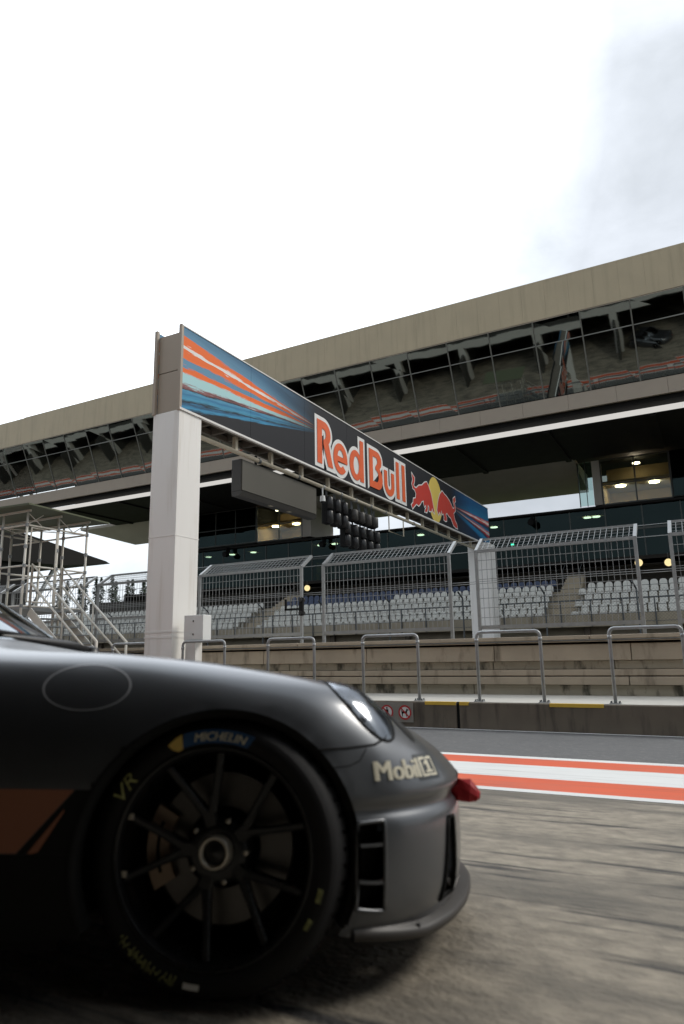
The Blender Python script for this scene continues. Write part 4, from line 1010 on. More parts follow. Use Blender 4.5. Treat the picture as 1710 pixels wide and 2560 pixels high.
def body_n(s, k):
    a = body_pt(s + 0.02, k) - body_pt(s - 0.02, k); b = body_pt(s, k + 0.03) - body_pt(s, k - 0.03)
    n_ = a.cross(b)
    if n_.length < 1e-9: return Vector((0, 1, 0))
    n_.normalize()
    c = Vector((-1.2, 0, 0.4))
    if n_.dot(body_pt(s, k) - c) < 0: n_.negate()
    return n_
ARCH = [(0.02, 0.33, 0.353), (-2.457, 0.345, 0.372)]
def in_arch(p):
    return p.y > 0.55 and any((p.x - a) ** 2 + (p.z - b) ** 2 < r * r for a, b, r in ARCH)
def vent_cut(s, k): return 5.8 < s < 6.4 and 0.8333 < k < 2.333
def intake_cut(s, k): return 3.2 < s < 3.55 + 0.3 * (2.0 - k) and 0.6667 < k < 2.0
LS, LK, LRS, LRK, LSL = 5.74, 7.35, 0.84, 1.85, 0.10
def lamp_f(s, k): return ((s - LS - LSL * (k - LK)) / LRS) ** 2 + ((k - LK) / LRK) ** 2
def lamp_cut(s, k): return lamp_f(s, k) < 1.0
NS, NK = [], []
for i in range(len(NET) - 1): NS += [i + q / (10 if i < 12 else 5) for q in range(10 if i < 12 else 5)]
NS.append(len(NET) - 1)
for j in range(11): NK += [j + q / 6 for q in range(6)]
NK.append(11)
grid = [[body_pt(s, k) for k in NK] for s in NS]
# pull the skin's vertices near an arch onto its circle
for col in grid:
    for p in col:
        for a, b, r in ARCH:
            if p.y > 0.55:
                v = Vector((p.x - a, p.z - b))
                if 1e-6 < v.length and abs(v.length - r) < 0.012: v = v.normalized() * r; p.x = a + v.x; p.z = b + v.y
def skin(side):
    mb = MB(); idx = {}
    for i, col in enumerate(grid):
        for j, p in enumerate(col):
            idx[i, j] = len(mb.v); mb.v.append(Vector((p.x, side * p.y, p.z)))
    for i in range(len(NS) - 1):
        for j in range(len(NK) - 1):
            s = (NS[i] + NS[i + 1]) / 2; k = (NK[j] + NK[j + 1]) / 2
            c = (grid[i][j] + grid[i + 1][j] + grid[i][j + 1] + grid[i + 1][j + 1]) / 4
            if in_arch(c) or vent_cut(s, k) or intake_cut(s, k) or lamp_cut(s, k): continue
            q = [idx[i, j], idx[i + 1, j], idx[i + 1, j + 1], idx[i, j + 1]]
            mb.f.append(q if side > 0 else q[::-1])
    return mb
mbs = skin(-1); ml = skin(1)
b0 = len(mbs.v); mbs.v += ml.v; mbs.f += [[b0 + i for i in f] for f in ml.f]
import bmesh as _bm
body_me = mbs.mesh('body')
bmx = _bm.new(); bmx.from_mesh(body_me); _bm.ops.remove_doubles(bmx, verts=bmx.verts, dist=0.0008); _bm.ops.recalc_face_normals(bmx, faces=bmx.faces); bmx.to_mesh(body_me); bmx.free()
body = bpy.data.objects.new('body', body_me); C.objects.link(body); body.parent = car; body_me.materials.append(MATS['car_paint'])
for p in body_me.polygons: p.use_smooth = True
OFF[car.name] = Vector((0, 0, 0))
# skin used for laying decals: the uncut right side
dv, df = [], []
for i, col in enumerate(grid):
    for j, p in enumerate(col): dv.append(Vector((p.x, -p.y, p.z)))
nk = len(NK)
for i in range(len(NS) - 1):
    for j in range(nk - 1): df.append([i * nk + j, (i + 1) * nk + j, (i + 1) * nk + j + 1, i * nk + j + 1])
bvh = BVHTree.FromPolygons(dv, df)
def on_skin(x, z, off=0.002, dirv=(0, 1, 0), start=-2.0):
    d = Vector(dirv).normalized(); o = Vector((x, -0.85, z)) - d * 1.5
    hit, nn, _, _ = bvh.ray_cast(o, d)
    if hit is None:
        hit, nn, _, _ = bvh.find_nearest(Vector((x, -0.9, z)))
    if nn.dot(d) > 0: nn = -nn
    return hit + nn * off
def skin_decal(name, vf, m, off=0.002, dirv=(0, 1, 0), parent=None):
    mb = MB(); mb.v = [on_skin(p[0], p[1], off, dirv) for p in vf[0]]; mb.f = [list(f) for f in vf[1]]
    return mb.build(name, m, parent or body, local=True, recalc=False, smooth=True)
def grid_fill(x0, x1, n, zlo, zhi, m):
    """regular patch between two height functions of x"""
    v, f = [], []
    for i in range(n + 1):
        x = x0 + (x1 - x0) * i / n
        for j in range(m + 1): v.append((x, zlo(x) + (zhi(x) - zlo(x)) * j / m))
    for i in range(n):
        for j in range(m): f.append([i * (m + 1) + j, (i + 1) * (m + 1) + j, (i + 1) * (m + 1) + j + 1, i * (m + 1) + j + 1])
    return v, f
def skin_line(name, pts, r, m, off=0.0, sub=8, dirv=(0, 1, 0)):
    q = []
    for i in range(len(pts) - 1):
        for t in range(sub): q.append((pts[i][0] + (pts[i + 1][0] - pts[i][0]) * t / sub, pts[i][1] + (pts[i + 1][1] - pts[i][1]) * t / sub))
    q.append(pts[-1])
    mb = MB(); mb.tube([on_skin(a, b, off, dirv) for a, b in q], r, 6); return mb.build(name, m, body, local=True, smooth=True)

# inner surfaces: wheel wells, floor
for a, b, r in ARCH:
    for sd in (-1, 1):
        mb = MB(); mb.lathe([(0.0, r + 0.004), (-0.40, r + 0.004), (-0.40, 0.02)], (a, sd * (0.915 if a > -1 else 0.945), b), (0, sd, 0), (1, 0, 0), 40, R(-25) if sd < 0 else R(-205), R(205) if sd < 0 else R(25)); mb.build('wheel_well', 'black_matte', car, local=True)
        # rolled arch lip: a flange turned inwards from the skin's edge
        mb = MB(); n_ = 64; prev = None
        for i in range(n_ + 1):
            th = R(-27 + 234 * i / n_); px, pz = a + r * math.cos(th), b + r * math.sin(th)
            h, nn, _, _ = bvh.ray_cast(Vector((px, -2, pz)), Vector((0, 1, 0)))
            y = abs(h.y) if h is not None else 0.9
            ring_ = []
            for (dr, dy) in ((0.004, 0.0035), (-0.001, 0.005), (-0.016, 0.0), (-0.018, -0.05)):
                ring_.append(Vector((a + (r + dr) * math.cos(th), sd * (y + dy), b + (r + dr) * math.sin(th))))
            i0 = len(mb.v); mb.v += ring_
            if prev is not None:
                for q in range(3): mb.f.append([prev + q, i0 + q, i0 + q + 1, prev + q + 1])
            prev = i0
        mb.build('arch_lip', 'arch_dark', car, local=True, smooth=True)
MB().box(-3.3, 0.62, -0.50, 0.50, 0.11, 0.15).build('floor_pan', 'black_matte', car, local=True)
for xa, xb in ((-2.05, -0.36), (0.40, 0.55)): MB().box(xa, xb, -0.86 if xb < 0 else -0.78, 0.86 if xb < 0 else 0.78, 0.118, 0.145).build('floor_side', 'black_matte', car, local=True)

# cut-outs: patches of the same skin set inwards
def inset(name, test, s0, s1, k0, k1, depth, m, side=-1, n=18):
    mb = MB()
    for i in range(n + 1):
        for j in range(n + 1):
            s = s0 + (s1 - s0) * i / n; k = k0 + (k1 - k0) * j / n
            p = body_pt(s, k) - body_n(s, k) * depth; mb.v.append(Vector((p.x, side * p.y, p.z)))
    for i in range(n):
        for j in range(n): mb.f.append([i * (n + 1) + j, (i + 1) * (n + 1) + j, (i + 1) * (n + 1) + j + 1, i * (n + 1) + j + 1])
    return mb.build(name, m, car, local=True, smooth=True)
def frame_line(name, pts, r, m, side=-1, off=0.0):
    mb = MB(); q = []
    for s, k in pts:
        p = body_pt(s, k) + body_n(s, k) * off; q.append((p.x, side * p.y, p.z))
    mb.tube(q, r, 6); return mb.build(name, m, car, local=True, smooth=True)
def rect_path(s0, s1, k0, k1, n=8):
    return [(s0 + (s1 - s0) * i / n, k0) for i in range(n)] + [(s1, k0 + (k1 - k0) * i / n) for i in range(n)] + [(s1 - (s1 - s0) * i / n, k1) for i in range(n)] + [(s0, k1 - (k1 - k0) * i / n) for i in range(n + 1)]
for sd in (-1, 1):
    inset('vent_duct', vent_cut, 5.7, 6.5, 0.7, 2.45, 0.05, 'black_matte', sd)
    frame_line('vent_frame', rect_path(5.8, 6.4, 0.8333, 2.333), 0.006, 'car_paint', sd)
    for kk in (1.30, 1.78):
        mb = MB(); a = [body_pt(s, kk) for s in (5.8, 6.0, 6.2, 6.4)]; 
        for t in range(3):
            p, q = a[t], a[t + 1]
            mb.hexa([(p.x, sd * (p.y + 0.001), p.z - .004), (q.x, sd * (q.y + 0.001), q.z - .004), (q.x, sd * (q.y - .06), q.z - .012), (p.x, sd * (p.y - .06), p.z - .012)],
                    [(p.x, sd * (p.y + 0.001), p.z + .004), (q.x, sd * (q.y + 0.001), q.z + .004), (q.x, sd * (q.y - .06), q.z - .004), (p.x, sd * (p.y - .06), p.z - .004)])
        mb.build('vent_slat', 'car_paint', car, local=True)
    inset('air_intake', intake_cut, 2.9, 4.2, 0.6, 2.2, 0.045, 'black_matte', sd)
    frame_line('intake_edge', [(3.55 + 0.3 * (2.0 - k), k) for k in (2.0, 1.8, 1.6, 1.4, 1.2, 1.0, 0.8, 0.6667)] + [(3.2, 0.6667)] + [(3.2, k) for k in (0.9, 1.2, 1.5, 1.8, 2.0)] + [(3.55, 2.0)], 0.008, 'arch_dark', sd)
    # headlight: bowl, clear lens, dark gasket
    def lampring(q, off, n=48):
        r_ = []
        for i in range(n):
            a = 2 * math.pi * i / n; k = LK + LRK * q * math.sin(a); s = LS + LRS * q * math.cos(a) + LSL * (k - LK)
            p = body_pt(s, k) + body_n(s, k) * off; r_.append(Vector((p.x, sd * p.y, p.z)))
        return r_
    hl = None
    mb = MB(); rings = [(1.06, -0.004), (1.0, 0.002), (0.8, 0.006), (0.55, 0.010), (0.3, 0.013), (0.08, 0.014)]
    for q, off in rings: mb.v += lampring(q, off)
    for a in range(len(rings) - 1):
        for i in range(48): j = (i + 1) % 48; mb.f.append([a * 48 + i, a * 48 + j, (a + 1) * 48 + j, (a + 1) * 48 + i])
    mb.f.append([(len(rings) - 1) * 48 + i for i in range(48)])
    hl = mb.build('headlight', 'headlight_glass', car, local=True, smooth=True)
    mb = MB(); rings = [(1.07, -0.006), (0.95, -0.03), (0.7, -0.045), (0.35, -0.05), (0.1, -0.05)]
    for q, off in rings: mb.v += lampring(q, off)
    for a in range(len(rings) - 1):
        for i in range(48): j = (i + 1) % 48; mb.f.append([a * 48 + i, a * 48 + j, (a + 1) * 48 + j, (a + 1) * 48 + i])
    mb.f.append([(len(rings) - 1) * 48 + i for i in range(48)])
    mb.build('reflector_bowl', 'lamp_inner', hl, local=True, smooth=True)
    mb = MB(); g = lampring(1.03, 0.0); mb.tube(g + [g[0]], 0.0045, 6); mb.build('gasket', 'black_matte', hl, local=True, smooth=True)
    for (qs, qk) in ((5.6, 6.9), (5.85, 7.7)):
        c = body_pt(qs, qk) - body_n(qs, qk) * 0.03; nn = body_n(qs, qk)
        mb = MB(); mb.lathe([(0.0, 0.0), (0.0, 0.03), (0.018, 0.034), (0.018, 0.028), (0.004, 0.02), (0.01, 0.0)], (c.x, sd * c.y, c.z), (nn.x, sd * nn.y, nn.z), (0, 0, 1), 16); mb.build('projector', 'black_plastic', hl, local=True, smooth=True)

# lower lip
mb = MB(); ns_ = 60; lip = []
for i in range(ns_ + 1):
    s = 6.40 * i / ns_; p = body_pt(s, 0.35); nn = body_n(s, 1.0); o2 = Vector((nn.x, nn.y, 0)); o2 = o2.normalized() if o2.length > 1e-6 else Vector((1, 0, 0))
    gt = [0.085, 0.074, 0.050, 0.032, 0.024, 0.020, 0.012, 0.0]; gi = int(s); grow = gt[gi] + (gt[gi + 1] - gt[gi]) * (s - gi)
    lift = 0.0 if s < 4.6 else 0.030 * ((s - 4.6) / 2.1)
    base = Vector((p.x, p.y, 0))
    sec = []
    for (o_, z_) in ((-0.06, 0.118), (grow - 0.006, 0.110), (grow, 0.118), (grow, 0.132), (grow - 0.008, 0.138), (-0.006, 0.150)):
        q = base + o2 * o_; sec.append(Vector((q.x, q.y, z_ + lift)))
    lip.append(sec)
full = [[Vector((v.x, -v.y, v.z)) for v in sec] for sec in lip[::-1]] + lip[1:]
for sec in full: mb.v += sec
for i in range(len(full) - 1):
    for q in range(5): mb.f.append([i * 6 + q, (i + 1) * 6 + q, (i + 1) * 6 + q + 1, i * 6 + q + 1])
mb.build('front_lip', 'splitter_grey', car, local=True, smooth=True)

# panel seams, decals
skin_line('panel_seam', [(0.255, 0.588), (0.34, 0.592), (0.42, 0.599), (0.452, 0.612), (0.462, 0.622)], 0.0035, 'black_matte')
skin_line('cover_seam', [(0.30, 0.545), (0.345, 0.548), (0.375, 0.560), (0.395, 0.59)], 0.0016, 'black_matte')
n_ = 56
rv = []; rf = []
for i in range(n_):
    a = 2 * math.pi * i / n_
    for q in (1.0, 0.955): rv.append((-0.348 + 0.114 * q * math.cos(a), 0.737 + 0.060 * q * math.sin(a)))
for i in range(n_): j = (i + 1) % n_; rf.append([2 * i, 2 * j, 2 * j + 1, 2 * i + 1])
skin_decal('roundel_ring', (rv, rf), 'car_ring', 0.0015)
def edge_x(z): return -0.339 - (0.489 - z) * 0.85
ov, of = [], []
nx_, nz_ = 30, 6
for j in range(nz_ + 1):
    z = 0.347 + (0.491 - 0.347) * j / nz_
    for i in range(nx_ + 1): ov.append((-1.75 + (edge_x(z) + 1.75) * i / nx_, z))
for j in range(nz_):
    for i in range(nx_): of.append([j * (nx_ + 1) + i, j * (nx_ + 1) + i + 1, (j + 1) * (nx_ + 1) + i + 1, (j + 1) * (nx_ + 1) + i])
skin_decal('orange_panel', (ov, of), 'car_orange', 0.0015)
skin_decal('orange_sliver', grid_fill(-0.432, -0.356, 6, lambda x: 0.347 + max(0, (x + 0.409)) * 1.75, lambda x: 0.347 + (x + 0.432) * 1.32, 2), 'car_orange', 0.0030)
bv, bf = [], []
for j in range(9):
    z = 0.150 + (0.345 - 0.150) * j / 8; xe = 0.02 - math.sqrt(max(0.0, 0.3535 ** 2 - (z - 0.33) ** 2))
    for i in range(25): bv.append((-1.9 + (xe + 1.9) * i / 24, z))
for j in range(8):
    for i in range(24): bf.append([j * 25 + i, j * 25 + i + 1, (j + 1) * 25 + i + 1, (j + 1) * 25 + i])
skin_decal('black_sill_panel', (bv, bf), 'arch_dark', 0.0015)
bv, bf = [], []
for j in range(9):
    z = 0.3455 + (0.491 - 0.3455) * j / 8; xe = 0.02 - math.sqrt(max(0.0, 0.3535 ** 2 - (z - 0.33) ** 2)); xs_ = min(edge_x(z) + 0.002, xe - 0.001)
    for i in range(9): bv.append((xs_ + (xe - xs_) * i / 8, z))
for j in range(8):
    for i in range(8): bf.append([j * 9 + i, j * 9 + i + 1, (j + 1) * 9 + i + 1, (j + 1) * 9 + i])
skin_decal('black_diagonal_stripe', (bv, bf), 'arch_dark', 0.0013)
# oil brand decal: cream word and boxed numeral, laid on the bumper corner
def corner_decal(name, vf, m, off):
    """u runs along the corner towards the nose, v is height"""
    mb = MB(); nd = Vector((-0.643, 0.766, 0))
    for (u_, v_) in vf[0]:
        o = Vector((0.51 + 0.766 * u_, -0.80 + 0.643 * u_, v_)) - nd
        h, nn, _, _ = bvh.ray_cast(o, nd)
        if nn.dot(nd) > 0: nn = -nn
        mb.v.append(h + nn * off)
    mb.f = [list(f) for f in vf[1]]
    return mb.build(name, m, body, local=True, recalc=False, smooth=True)
corner_decal('decal_patch', grid_fill(0.060, 0.176, 10, lambda x: 0.500, lambda x: 0.566, 6), 'decal_dark', 0.0018)
for du, dh in ((-0.0034, 0.0030), (-0.0011, 0.0033), (0.0011, 0.0036), (0.0034, 0.0039)):
    corner_decal('decal_word', fit(text_mesh('Mobil', 1.0), -0.113 + du, 0.066 + du, 0.508, 0.556), 'decal_cream', dh)
bx_ = curve_mesh([[(0.078, 0.508), (0.078, 0.557), (0.160, 0.557), (0.160, 0.508)], [(0.087, 0.514), (0.087, 0.551), (0.151, 0.551), (0.151, 0.514)]])
corner_decal('decal_box', bx_, 'decal_cream', 0.0032)
one = curve_mesh([[(0.100, 0.517), (0.100, 0.523), (0.112, 0.523), (0.112, 0.540), (0.101, 0.537), (0.101, 0.543), (0.116, 0.549), (0.129, 0.549), (0.129, 0.523), (0.140, 0.523), (0.140, 0.517)]])
corner_decal('decal_numeral', one, 'decal_cream', 0.0032)
# black bonnet slot in front of the lamp
for sd in (-1, 1):
    mb = MB()
    for i in range(13):
        k = 5.75 + (7.9 - 5.75) * i / 12; w_ = 0.24 * math.sin(math.pi * (i + 0.6) / 13.2)
        for q in (-1, 0, 1):
            s = 4.36 + 0.10 * (k - 6.8) + w_ * q * 1.25; p = body_pt(s, k) + body_n(s, k) * 0.0025; mb.v.append(Vector((p.x, sd * p.y, p.z)))
    for i in range(12):
        for q in (0, 1): mb.f.append([i * 3 + q, i * 3 + q + 1, (i + 1) * 3 + q + 1, (i + 1) * 3 + q])
    mb.build('bonnet_slot', 'black_plastic', car, local=True, smooth=True)
# white maker's mark low on the nose corner (too soft to read)
for i in range(5):
    s0 = 2.55; kk = 0.44 + 0.085 * i
    mb = MB()
    for (s, k) in ((s0 - 0.1, kk), (s0 + 0.5, kk + 0.02), (s0 + 0.5, kk + 0.07), (s0 - 0.1, kk + 0.05)):
        p = body_pt(s, k) + body_n(s, k) * 0.004; mb.v.append(Vector((p.x, -p.y, p.z)))
    mb.f.append([0, 1, 2, 3]); mb.build('lip_mark', 'print_white', car, local=True, recalc=False)

# greenhouse: windscreen, roof, side glass
def ghost(name, rows_, m, smooth=True, parent=None):
    mb = MB(); w = len(rows_[0])
    for r_ in rows_: mb.v += [Vector(p) for p in r_]
    for i in range(len(rows_) - 1):
        for j in range(w - 1): mb.f.append([i * w + j, i * w + j + 1, (i + 1) * w + j + 1, (i + 1) * w + j])
    return mb.build(name, m, parent or car, local=True, smooth=smooth)
def ws_row(t):
    xc = -0.68 - 0.85 * t; zc = 0.885 + 0.36 * math.sin(t * math.pi / 2 * 0.98); hw = 0.66 - 0.14 * t
    return [(xc - 0.24 * (y / 0.66) ** 2, y, zc - 0.03 * (y / 0.66) ** 2) for y in [hw * (-1 + 2 * j / 12) for j in range(13)]]
ws = ghost('windscreen', [ws_row(t / 10) for t in range(11)], 'windscreen_glass')
roof_rows = []
for t in range(11):
    q = t / 10; x = -1.53 - 1.4 * q; z = 1.24 - 0.02 * q - 0.30 * q ** 2.2; hw = 0.52 + 0.05 * q
    roof_rows.append([(x - 0.24 * (1 - q) * (y / 0.66) ** 2, y, z - 0.06 * (y / hw) ** 2) for y in [hw * (-1 + 2 * j / 12) for j in range(13)]])
ghost('roof', roof_rows, 'car_paint')
for sd in (-1, 1):
    up_ = [ws_row(t / 10)[12 if sd > 0 else 0] for t in range(11)] + [r_[12 if sd > 0 else 0] for r_ in roof_rows[1:]]
    dn_ = [(p[0], sd * max(0.66, abs(p[1]) + 0.10), 0.885) for p in up_]
    ghost('side_glass', [up_, dn_], 'windscreen_glass')
    mb = MB(); mb.tube(up_[:11], 0.022, 6); mb.build('pillar_trim', 'car_paint', car, local=True)
    mc = MB(); mc.v = []; 
    # door mirror
    mb = MB(); mb.lathe([(0.10 * math.sin(R(a)), 0.075 * math.cos(R(a))) for a in range(-90, 91, 20)], (-1.45, sd * 0.97, 0.975), (0, sd, 0), (1, 0, 0), 14); mb.build('door_mirror', 'car_paint', car, local=True, smooth=True)
    mb = MB(); mb.tube([(-1.45, sd * 0.78, 0.88), (-1.45, sd * 0.90, 0.95)], 0.018, 6); mb.build('mirror_stalk', 'car_paint', car, local=True)
ghost('cowl', [[(-0.60 - 0.26 * (y / 0.66) ** 2, y, 0.872) for y in [0.68 * (-1 + j / 6) for j in range(13)]], [(-0.74 - 0.26 * (y / 0.66) ** 2, y, 0.905) for y in [0.68 * (-1 + j / 6) for j in range(13)]]], 'black_plastic')
MB().box(-2.6, -0.95, -0.6, 0.6, 0.80, 0.895).build('cabin_sill', 'black_matte', car, local=True)
# wipers parked across the screen base
wp = MB(); wp.tube([(-0.60, 0.04, 0.886), (-0.65, -0.08, 0.898), (-0.78, -0.30, 0.906), (-0.96, -0.56, 0.906)], [0.014, 0.016, 0.012, 0.008], 8); wpo = wp.build('wiper', 'black_plastic', car, local=True, smooth=True)
wp = MB(); wp.tube([(-0.64, 0.16, 0.902), (-0.69, -0.1, 0.912), (-0.82, -0.38, 0.920), (-1.0, -0.62, 0.918)], 0.009, 6); wp.build('blade', 'rubber', wpo, local=True)
mb = MB(); mb.lathe([(0.0, 0.035), (0.03, 0.03), (0.04, 0.0)], (-0.60, 0.04, 0.866), (0, 0, 1), (1, 0, 0), 14); mb.build('pivot_cap', 'black_plastic', wpo, local=True, smooth=True)
# rear wing and tail
for sd in (-1, 1): MB().box(-3.1, -3.0, sd * 0.4 - 0.01, sd * 0.4 + 0.01, 0.85, 1.2).build('wing_support', 'black_plastic', car, local=True)
MB().box(-3.4, -3.05, -0.9, 0.9, 1.2, 1.23).build('rear_wing', 'car_paint', car, local=True, bevel=0.01)

# red tow strap on the nose
c0 = Vector((0.685, -0.42, 0.455))
tw = None
mb = MB(); d1 = Vector((0.9, -0.15, -0.12)).normalized()
side_ = Vector((0, 0, 1)).cross(d1).normalized(); up_ = d1.cross(side_)
secs = [(0.0, 0.012, 0.020), (0.03, 0.014, 0.026), (0.065, 0.020, 0.034), (0.10, 0.022, 0.036), (0.125, 0.014, 0.022), (0.135, 0.006, 0.010)]
for i, (t_, a_, b_) in enumerate(secs):
    c_ = c0 + d1 * t_ + Vector((0, 0, -0.12 * t_))
    for q in range(8):
        a = 2 * math.pi * q / 8 + 0.25 * i; wob = 1 + 0.16 * math.sin(3 * a + i)
        mb.v.append(c_ + side_ * a_ * math.cos(a) * wob + up_ * b_ * math.sin(a) * wob)
for i in range(len(secs) - 1):
    for q in range(8): r_ = (q + 1) % 8; mb.f.append([i * 8 + q, i * 8 + r_, (i + 1) * 8 + r_, (i + 1) * 8 + q])
mb.f.append([i for i in range(8)]); mb.f.append([(len(secs) - 1) * 8 + i for i in range(8)])
tw = mb.build('tow_strap', 'strap_red', car, local=True)
mb = MB(); mb.tube([c0 - d1 * 0.08, c0 + d1 * 0.01], 0.010, 8); mb.build('tow_bolt', 'galvanised_dark', tw, local=True)
# number plate panel on the nose
ghost('nose_panel', [[(body_pt(s, k).x + 0.004, -body_pt(s, k).y, body_pt(s, k).z) for s in (0.0, 0.5, 1.0, 1.5, 2.0, 2.4)] for k in (3.2, 3.7, 4.2)], 'black_plastic')

# ---------------------------------------------------------------- wheel
def side_ax(r):
    pts = [(0.248, -0.014), (0.259, -0.010), (0.272, -0.003), (0.286, 0.0), (0.300, -0.002), (0.312, -0.011), (0.322, -0.027), (0.329, -0.048), (0.333, -0.07)]
    for (a, b), (c, d) in zip(pts, pts[1:]):
        if r <= c: return b + (d - b) * (r - a) / (c - a)
    return pts[-1][1]
def make_wheel(cx_, cy_, cz_, steer, sd, full):
    """sd -1 = right side; wheel frame: f forward, u up, a outwards"""
    f = Vector((math.cos(steer), math.sin(steer), 0)); u = Vector((0, 0, 1)); a = Vector((0, 0, 1)).cross(f) * sd * 1.0
    if a.y * sd < 0: a = -a
    c = Vector((cx_, cy_, cz_))
    P_ = lambda th, r, h: c + (u * math.cos(th) + f * math.sin(th)) * r + a * h
    w = bpy.data.objects.new('wheel', None); C.objects.link(w); w.parent = car; OFF[w.name] = Vector((0, 0, 0))
    prof = [(-0.024, 0.244), (-0.014, 0.248)] + [(side_ax(r), r) for r in (0.259, 0.272, 0.286, 0.300, 0.312, 0.322, 0.329)] + [(-0.07, 0.3335), (-0.15, 0.335), (-0.23, 0.3335), (-0.265, 0.325), (-0.29, 0.30), (-0.295, 0.27), (-0.28, 0.236)]
    mb = MB(); mb.lathe(prof, c, a, u, 72); ty = mb.build('tyre', 'rubber', w, local=True, smooth=True)
    if full:
        for rr in (0.264, 0.305):
            mb = MB(); mb.lathe([(side_ax(rr - 0.0015), rr - 0.0015), (side_ax(rr) + 0.0015, rr), (side_ax(rr + 0.0015), rr + 0.0015)], c, a, u, 72); mb.build('sidewall_rib', 'rubber', ty, local=True, smooth=True)
        mb = MB(); nb_ = 54
        for i in range(nb_):
            t0 = 2 * math.pi * i / nb_; t1 = t0 + 2 * math.pi / nb_ * 0.72
            q0 = [P_(t0, 0.3155, side_ax(0.3155) + 0.001), P_(t1, 0.3155, side_ax(0.3155) + 0.001), P_(t1 + 0.02, 0.3375, -0.062), P_(t0 + 0.02, 0.3375, -0.062)]
            q1 = [P_(t0, 0.306, side_ax(0.306) - 0.006), P_(t1, 0.306, side_ax(0.306) - 0.006), P_(t1 + 0.02, 0.33, -0.066), P_(t0 + 0.02, 0.33, -0.066)]
            mb.hexa(q0, q1)
            for (h0, h1) in ((-0.066, -0.12), (-0.128, -0.175), (-0.183, -0.235)):
                mb.hexa([P_(t0 + .02, 0.3375, h0), P_(t1 + .02, 0.3375, h0), P_(t1 + .05, 0.3375, h1), P_(t0 + .05, 0.3375, h1)], [P_(t0 + .02, 0.33, h0), P_(t1 + .02, 0.33, h0), P_(t1 + .05, 0.33, h1), P_(t0 + .05, 0.33, h1)])
        stuff(mb.build('tread_blocks', 'rubber', ty, local=True))
    mb = MB(); mb.lathe([(-0.020, 0.262), (-0.008, 0.261), (-0.006, 0.254), (-0.018, 0.246), (-0.055, 0.241), (-0.075, 0.234), (-0.22, 0.234)], c, a, u, 72); rim = mb.build('rim', 'rim_black', w, local=True, smooth=True)
    mb = MB(); mb.lathe([(-0.21, 0.234), (-0.215, 0.0)], c, a, u, 40); mb.build('rim_back', 'black_matte', rim, local=True)
    # five twin spokes
    for i in range(5):
        base = R(-17 + 72 * i)
        for s_ in (-1, 1):
            mb = MB(); th1 = base + s_ * R(17.5); th0 = base + s_ * R(4.5)
            def sec(th, r, h, wd, dp):
                t = (f * math.cos(th) - u * math.sin(th)); o_ = P_(th, r, h)
                return [o_ - t * wd, o_ - t * wd * 0.55 + a * 0.004, o_ + t * wd * 0.55 + a * 0.004, o_ + t * wd, o_ + t * wd * 0.8 - a * dp, o_ - t * wd * 0.8 - a * dp]
            rows_ = [sec(th0 * 0.3 + base * 0.7, 0.045, -0.060, 0.020, 0.03), sec(th0, 0.092, -0.057, 0.0135, 0.03), sec(th0 + (th1 - th0) * 0.62, 0.145, -0.050, 0.0095, 0.028), sec(th1, 0.240, -0.034, 0.0105, 0.03)]
            for r_ in rows_: mb.v += r_
            for q in range(3):
                for e in range(6): e2 = (e + 1) % 6; mb.f.append([q * 6 + e, q * 6 + e2, (q + 1) * 6 + e2, (q + 1) * 6 + e])
            mb.build('spoke', 'rim_black', rim, local=True, smooth=False)
        if full:
            th = base + R(36); mb = MB(); o_ = P_(th, 0.075, -0.085); mb.tube([o_, o_ + a * 0.028], [0.009, 0.007], 10); mb.build('drive_pin', 'nut_silver', rim, local=True, smooth=True)
    mb = MB(); mb.lathe([(-0.10, 0.085), (-0.062, 0.082), (-0.055, 0.066), (-0.055, 0.045), (-0.06, 0.0)], c, a, u, 32); mb.build('hub', 'rim_black', rim, local=True, smooth=True)
    mb = MB(); mb.lathe([(-0.056, 0.043), (-0.030, 0.040), (-0.026, 0.037), (-0.027, 0.032), (-0.040, 0.030), (-0.05, 0.030)], c, a, u, 32); mb.build('centre_nut', 'nut_silver', rim, local=True, smooth=True)
    mb = MB(); mb.lathe([(-0.044, 0.0305), (-0.036, 0.026), (-0.040, 0.014), (-0.030, 0.010), (-0.030, 0.0)], c, a, u, 24); mb.build('nut_core', 'black_plastic', rim, local=True, smooth=True)
    if full:
        mb = MB(); mb.lathe([(-0.13, 0.10), (-0.118, 0.10), (-0.118, 0.185), (-0.15, 0.185), (-0.15, 0.10)], c, a, u, 48); mb.build('brake_disc', 'disc_iron', w, local=True)
        mb = MB(); n_ = 14
        for i in range(n_):
            t0 = R(-122 + 62 * i / n_); t1 = R(-122 + 62 * (i + 1) / n_)
            mb.hexa([P_(t0, 0.142, -0.095), P_(t1, 0.142, -0.095), P_(t1, 0.202, -0.092), P_(t0, 0.202, -0.092)], [P_(t0, 0.142, -0.16), P_(t1, 0.142, -0.16), P_(t1, 0.202, -0.16), P_(t0, 0.202, -0.16)])
        mb.build('caliper', 'caliper_gold', w, local=True)
        mb = MB()
        for i in range(n_):
            t0 = R(-112 + 42 * i / n_); t1 = R(-112 + 42 * (i + 1) / n_)
            mb.hexa([P_(t0, 0.168, -0.0905), P_(t1, 0.168, -0.0905), P_(t1, 0.176, -0.0905), P_(t0, 0.176, -0.0905)], [P_(t0, 0.168, -0.094), P_(t1, 0.168, -0.094), P_(t1, 0.176, -0.094), P_(t0, 0.176, -0.094)])
        mb.build('caliper_slot', 'black_matte', w, local=True)
        # sidewall print
        def arcmap(th_c, r_c):
            return lambda x_, y_: P_(th_c + x_ / r_c, r_c + y_, side_ax(r_c + y_) + 0.0042)
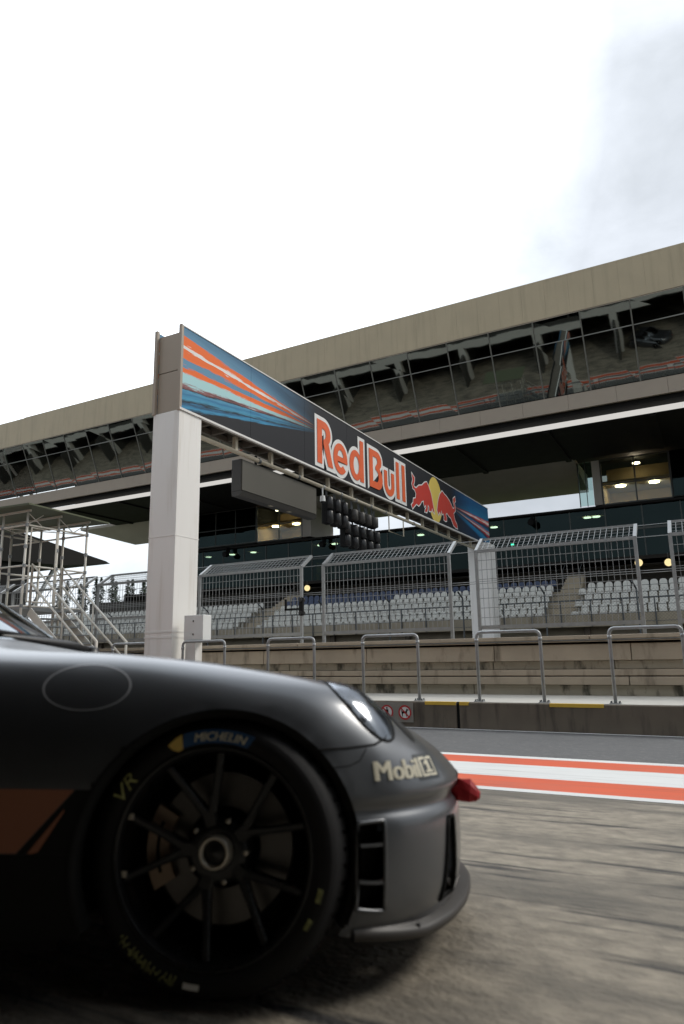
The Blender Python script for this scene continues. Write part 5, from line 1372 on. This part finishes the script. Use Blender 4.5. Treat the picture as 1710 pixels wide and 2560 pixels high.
        def lay(name, vf, m, th_c, r_c, lift=0.0):
            fn = arcmap(th_c, r_c); mb = MB(); mb.v = [fn(*p) + a * lift for p in vf[0]]; mb.f = [list(q) for q in vf[1]]
            return mb.build(name, m, ty, local=True, recalc=False)
        def strip(x0, x1, y0, y1, n=14, sl=0.0):
            v, ff = [], []
            for i in range(n + 1):
                x_ = x0 + (x1 - x0) * i / n; v += [(x_ - sl, y0), (x_ + sl, y1)]
            for i in range(n): ff.append([2 * i, 2 * i + 2, 2 * i + 3, 2 * i + 1])
            return v, ff
        lay('brand_band', strip(-0.088, 0.098, -0.017, 0.017, 24, 0.006), 'tyre_blue', R(-1), 0.284)
        for du, dh in ((-0.0008, 0.0012), (0.0008, 0.0015)): lay('brand_word', fit(text_mesh('MICHELIN', 1.0, shear=0.25), -0.056 + du, 0.086 + du, -0.0105, 0.0105), 'decal_cream', R(-1), 0.284, dh)
        lay('brand_patch', curve_mesh([[(-0.128, 0.004), (-0.120, -0.012), (-0.108, -0.021), (-0.094, -0.019), (-0.086, 0.017), (-0.104, 0.013)]]), 'tyre_yellow', R(-1), 0.284, 0.0006)
        lay('chalk_mark', fit(text_mesh('VR', 1.0, shear=0.3), -0.034, 0.034, -0.017, 0.015), 'chalk', R(-57), 0.283, 0.001)
        r3 = random.Random(5); mb = MB(); fn = arcmap(R(-149), 0.286)
        x_ = -0.085
        while x_ < 0.085:
            hgt = r3.uniform(0.008, 0.015); pts = [(x_, -hgt), (x_ + r3.uniform(0, .006), hgt * r3.uniform(.3, 1)), (x_ + r3.uniform(.004, .011), -hgt * r3.uniform(0, .8)), (x_ + 0.011, hgt * r3.uniform(-.2, .9))]
            mb.tube([fn(*p) for p in pts], 0.0016, 5); x_ += r3.uniform(0.012, 0.018)
        mb.build('chalk_scribble', 'chalk', ty, local=True)
        for thc, ln in ((105.5, 0.030), (119, 0.024)):
            fn = arcmap(R(thc), 0.288); mb = MB(); x_ = -ln / 2
            while x_ < ln / 2:
                mb.tube([fn(x_, -0.006), fn(x_ + 0.0015, 0.006), fn(x_ + 0.004, -0.004)], 0.0014, 5); x_ += 0.0052
            mb.build('chalk_scribble', 'chalk', ty, local=True)
        lay('barcode_label', strip(-0.020, 0.020, -0.0065, 0.0065, 6), 'print_white', R(-174.5), 0.287)
        # valve and balance weights on the rim
        for thc in (-71, -104):
            o_ = P_(R(thc), 0.240, -0.03); mb = MB(); mb.box(-1, 1, -1, 1, -1, 1)
            mb.v = [o_ + (f * v.x + u * v.z) * 0.007 + a * v.y * 0.004 for v in mb.v]; mb.build('balance_weight', 'nut_silver', rim, local=True)
    return w
make_wheel(0.0, -0.90, 0.335, R(-12), -1, True)
make_wheel(0.0, 0.90, 0.335, R(-12), 1, False)
make_wheel(-2.457, -0.93, 0.335, 0.0, -1, False)
make_wheel(-2.457, 0.93, 0.335, 0.0, 1, False)
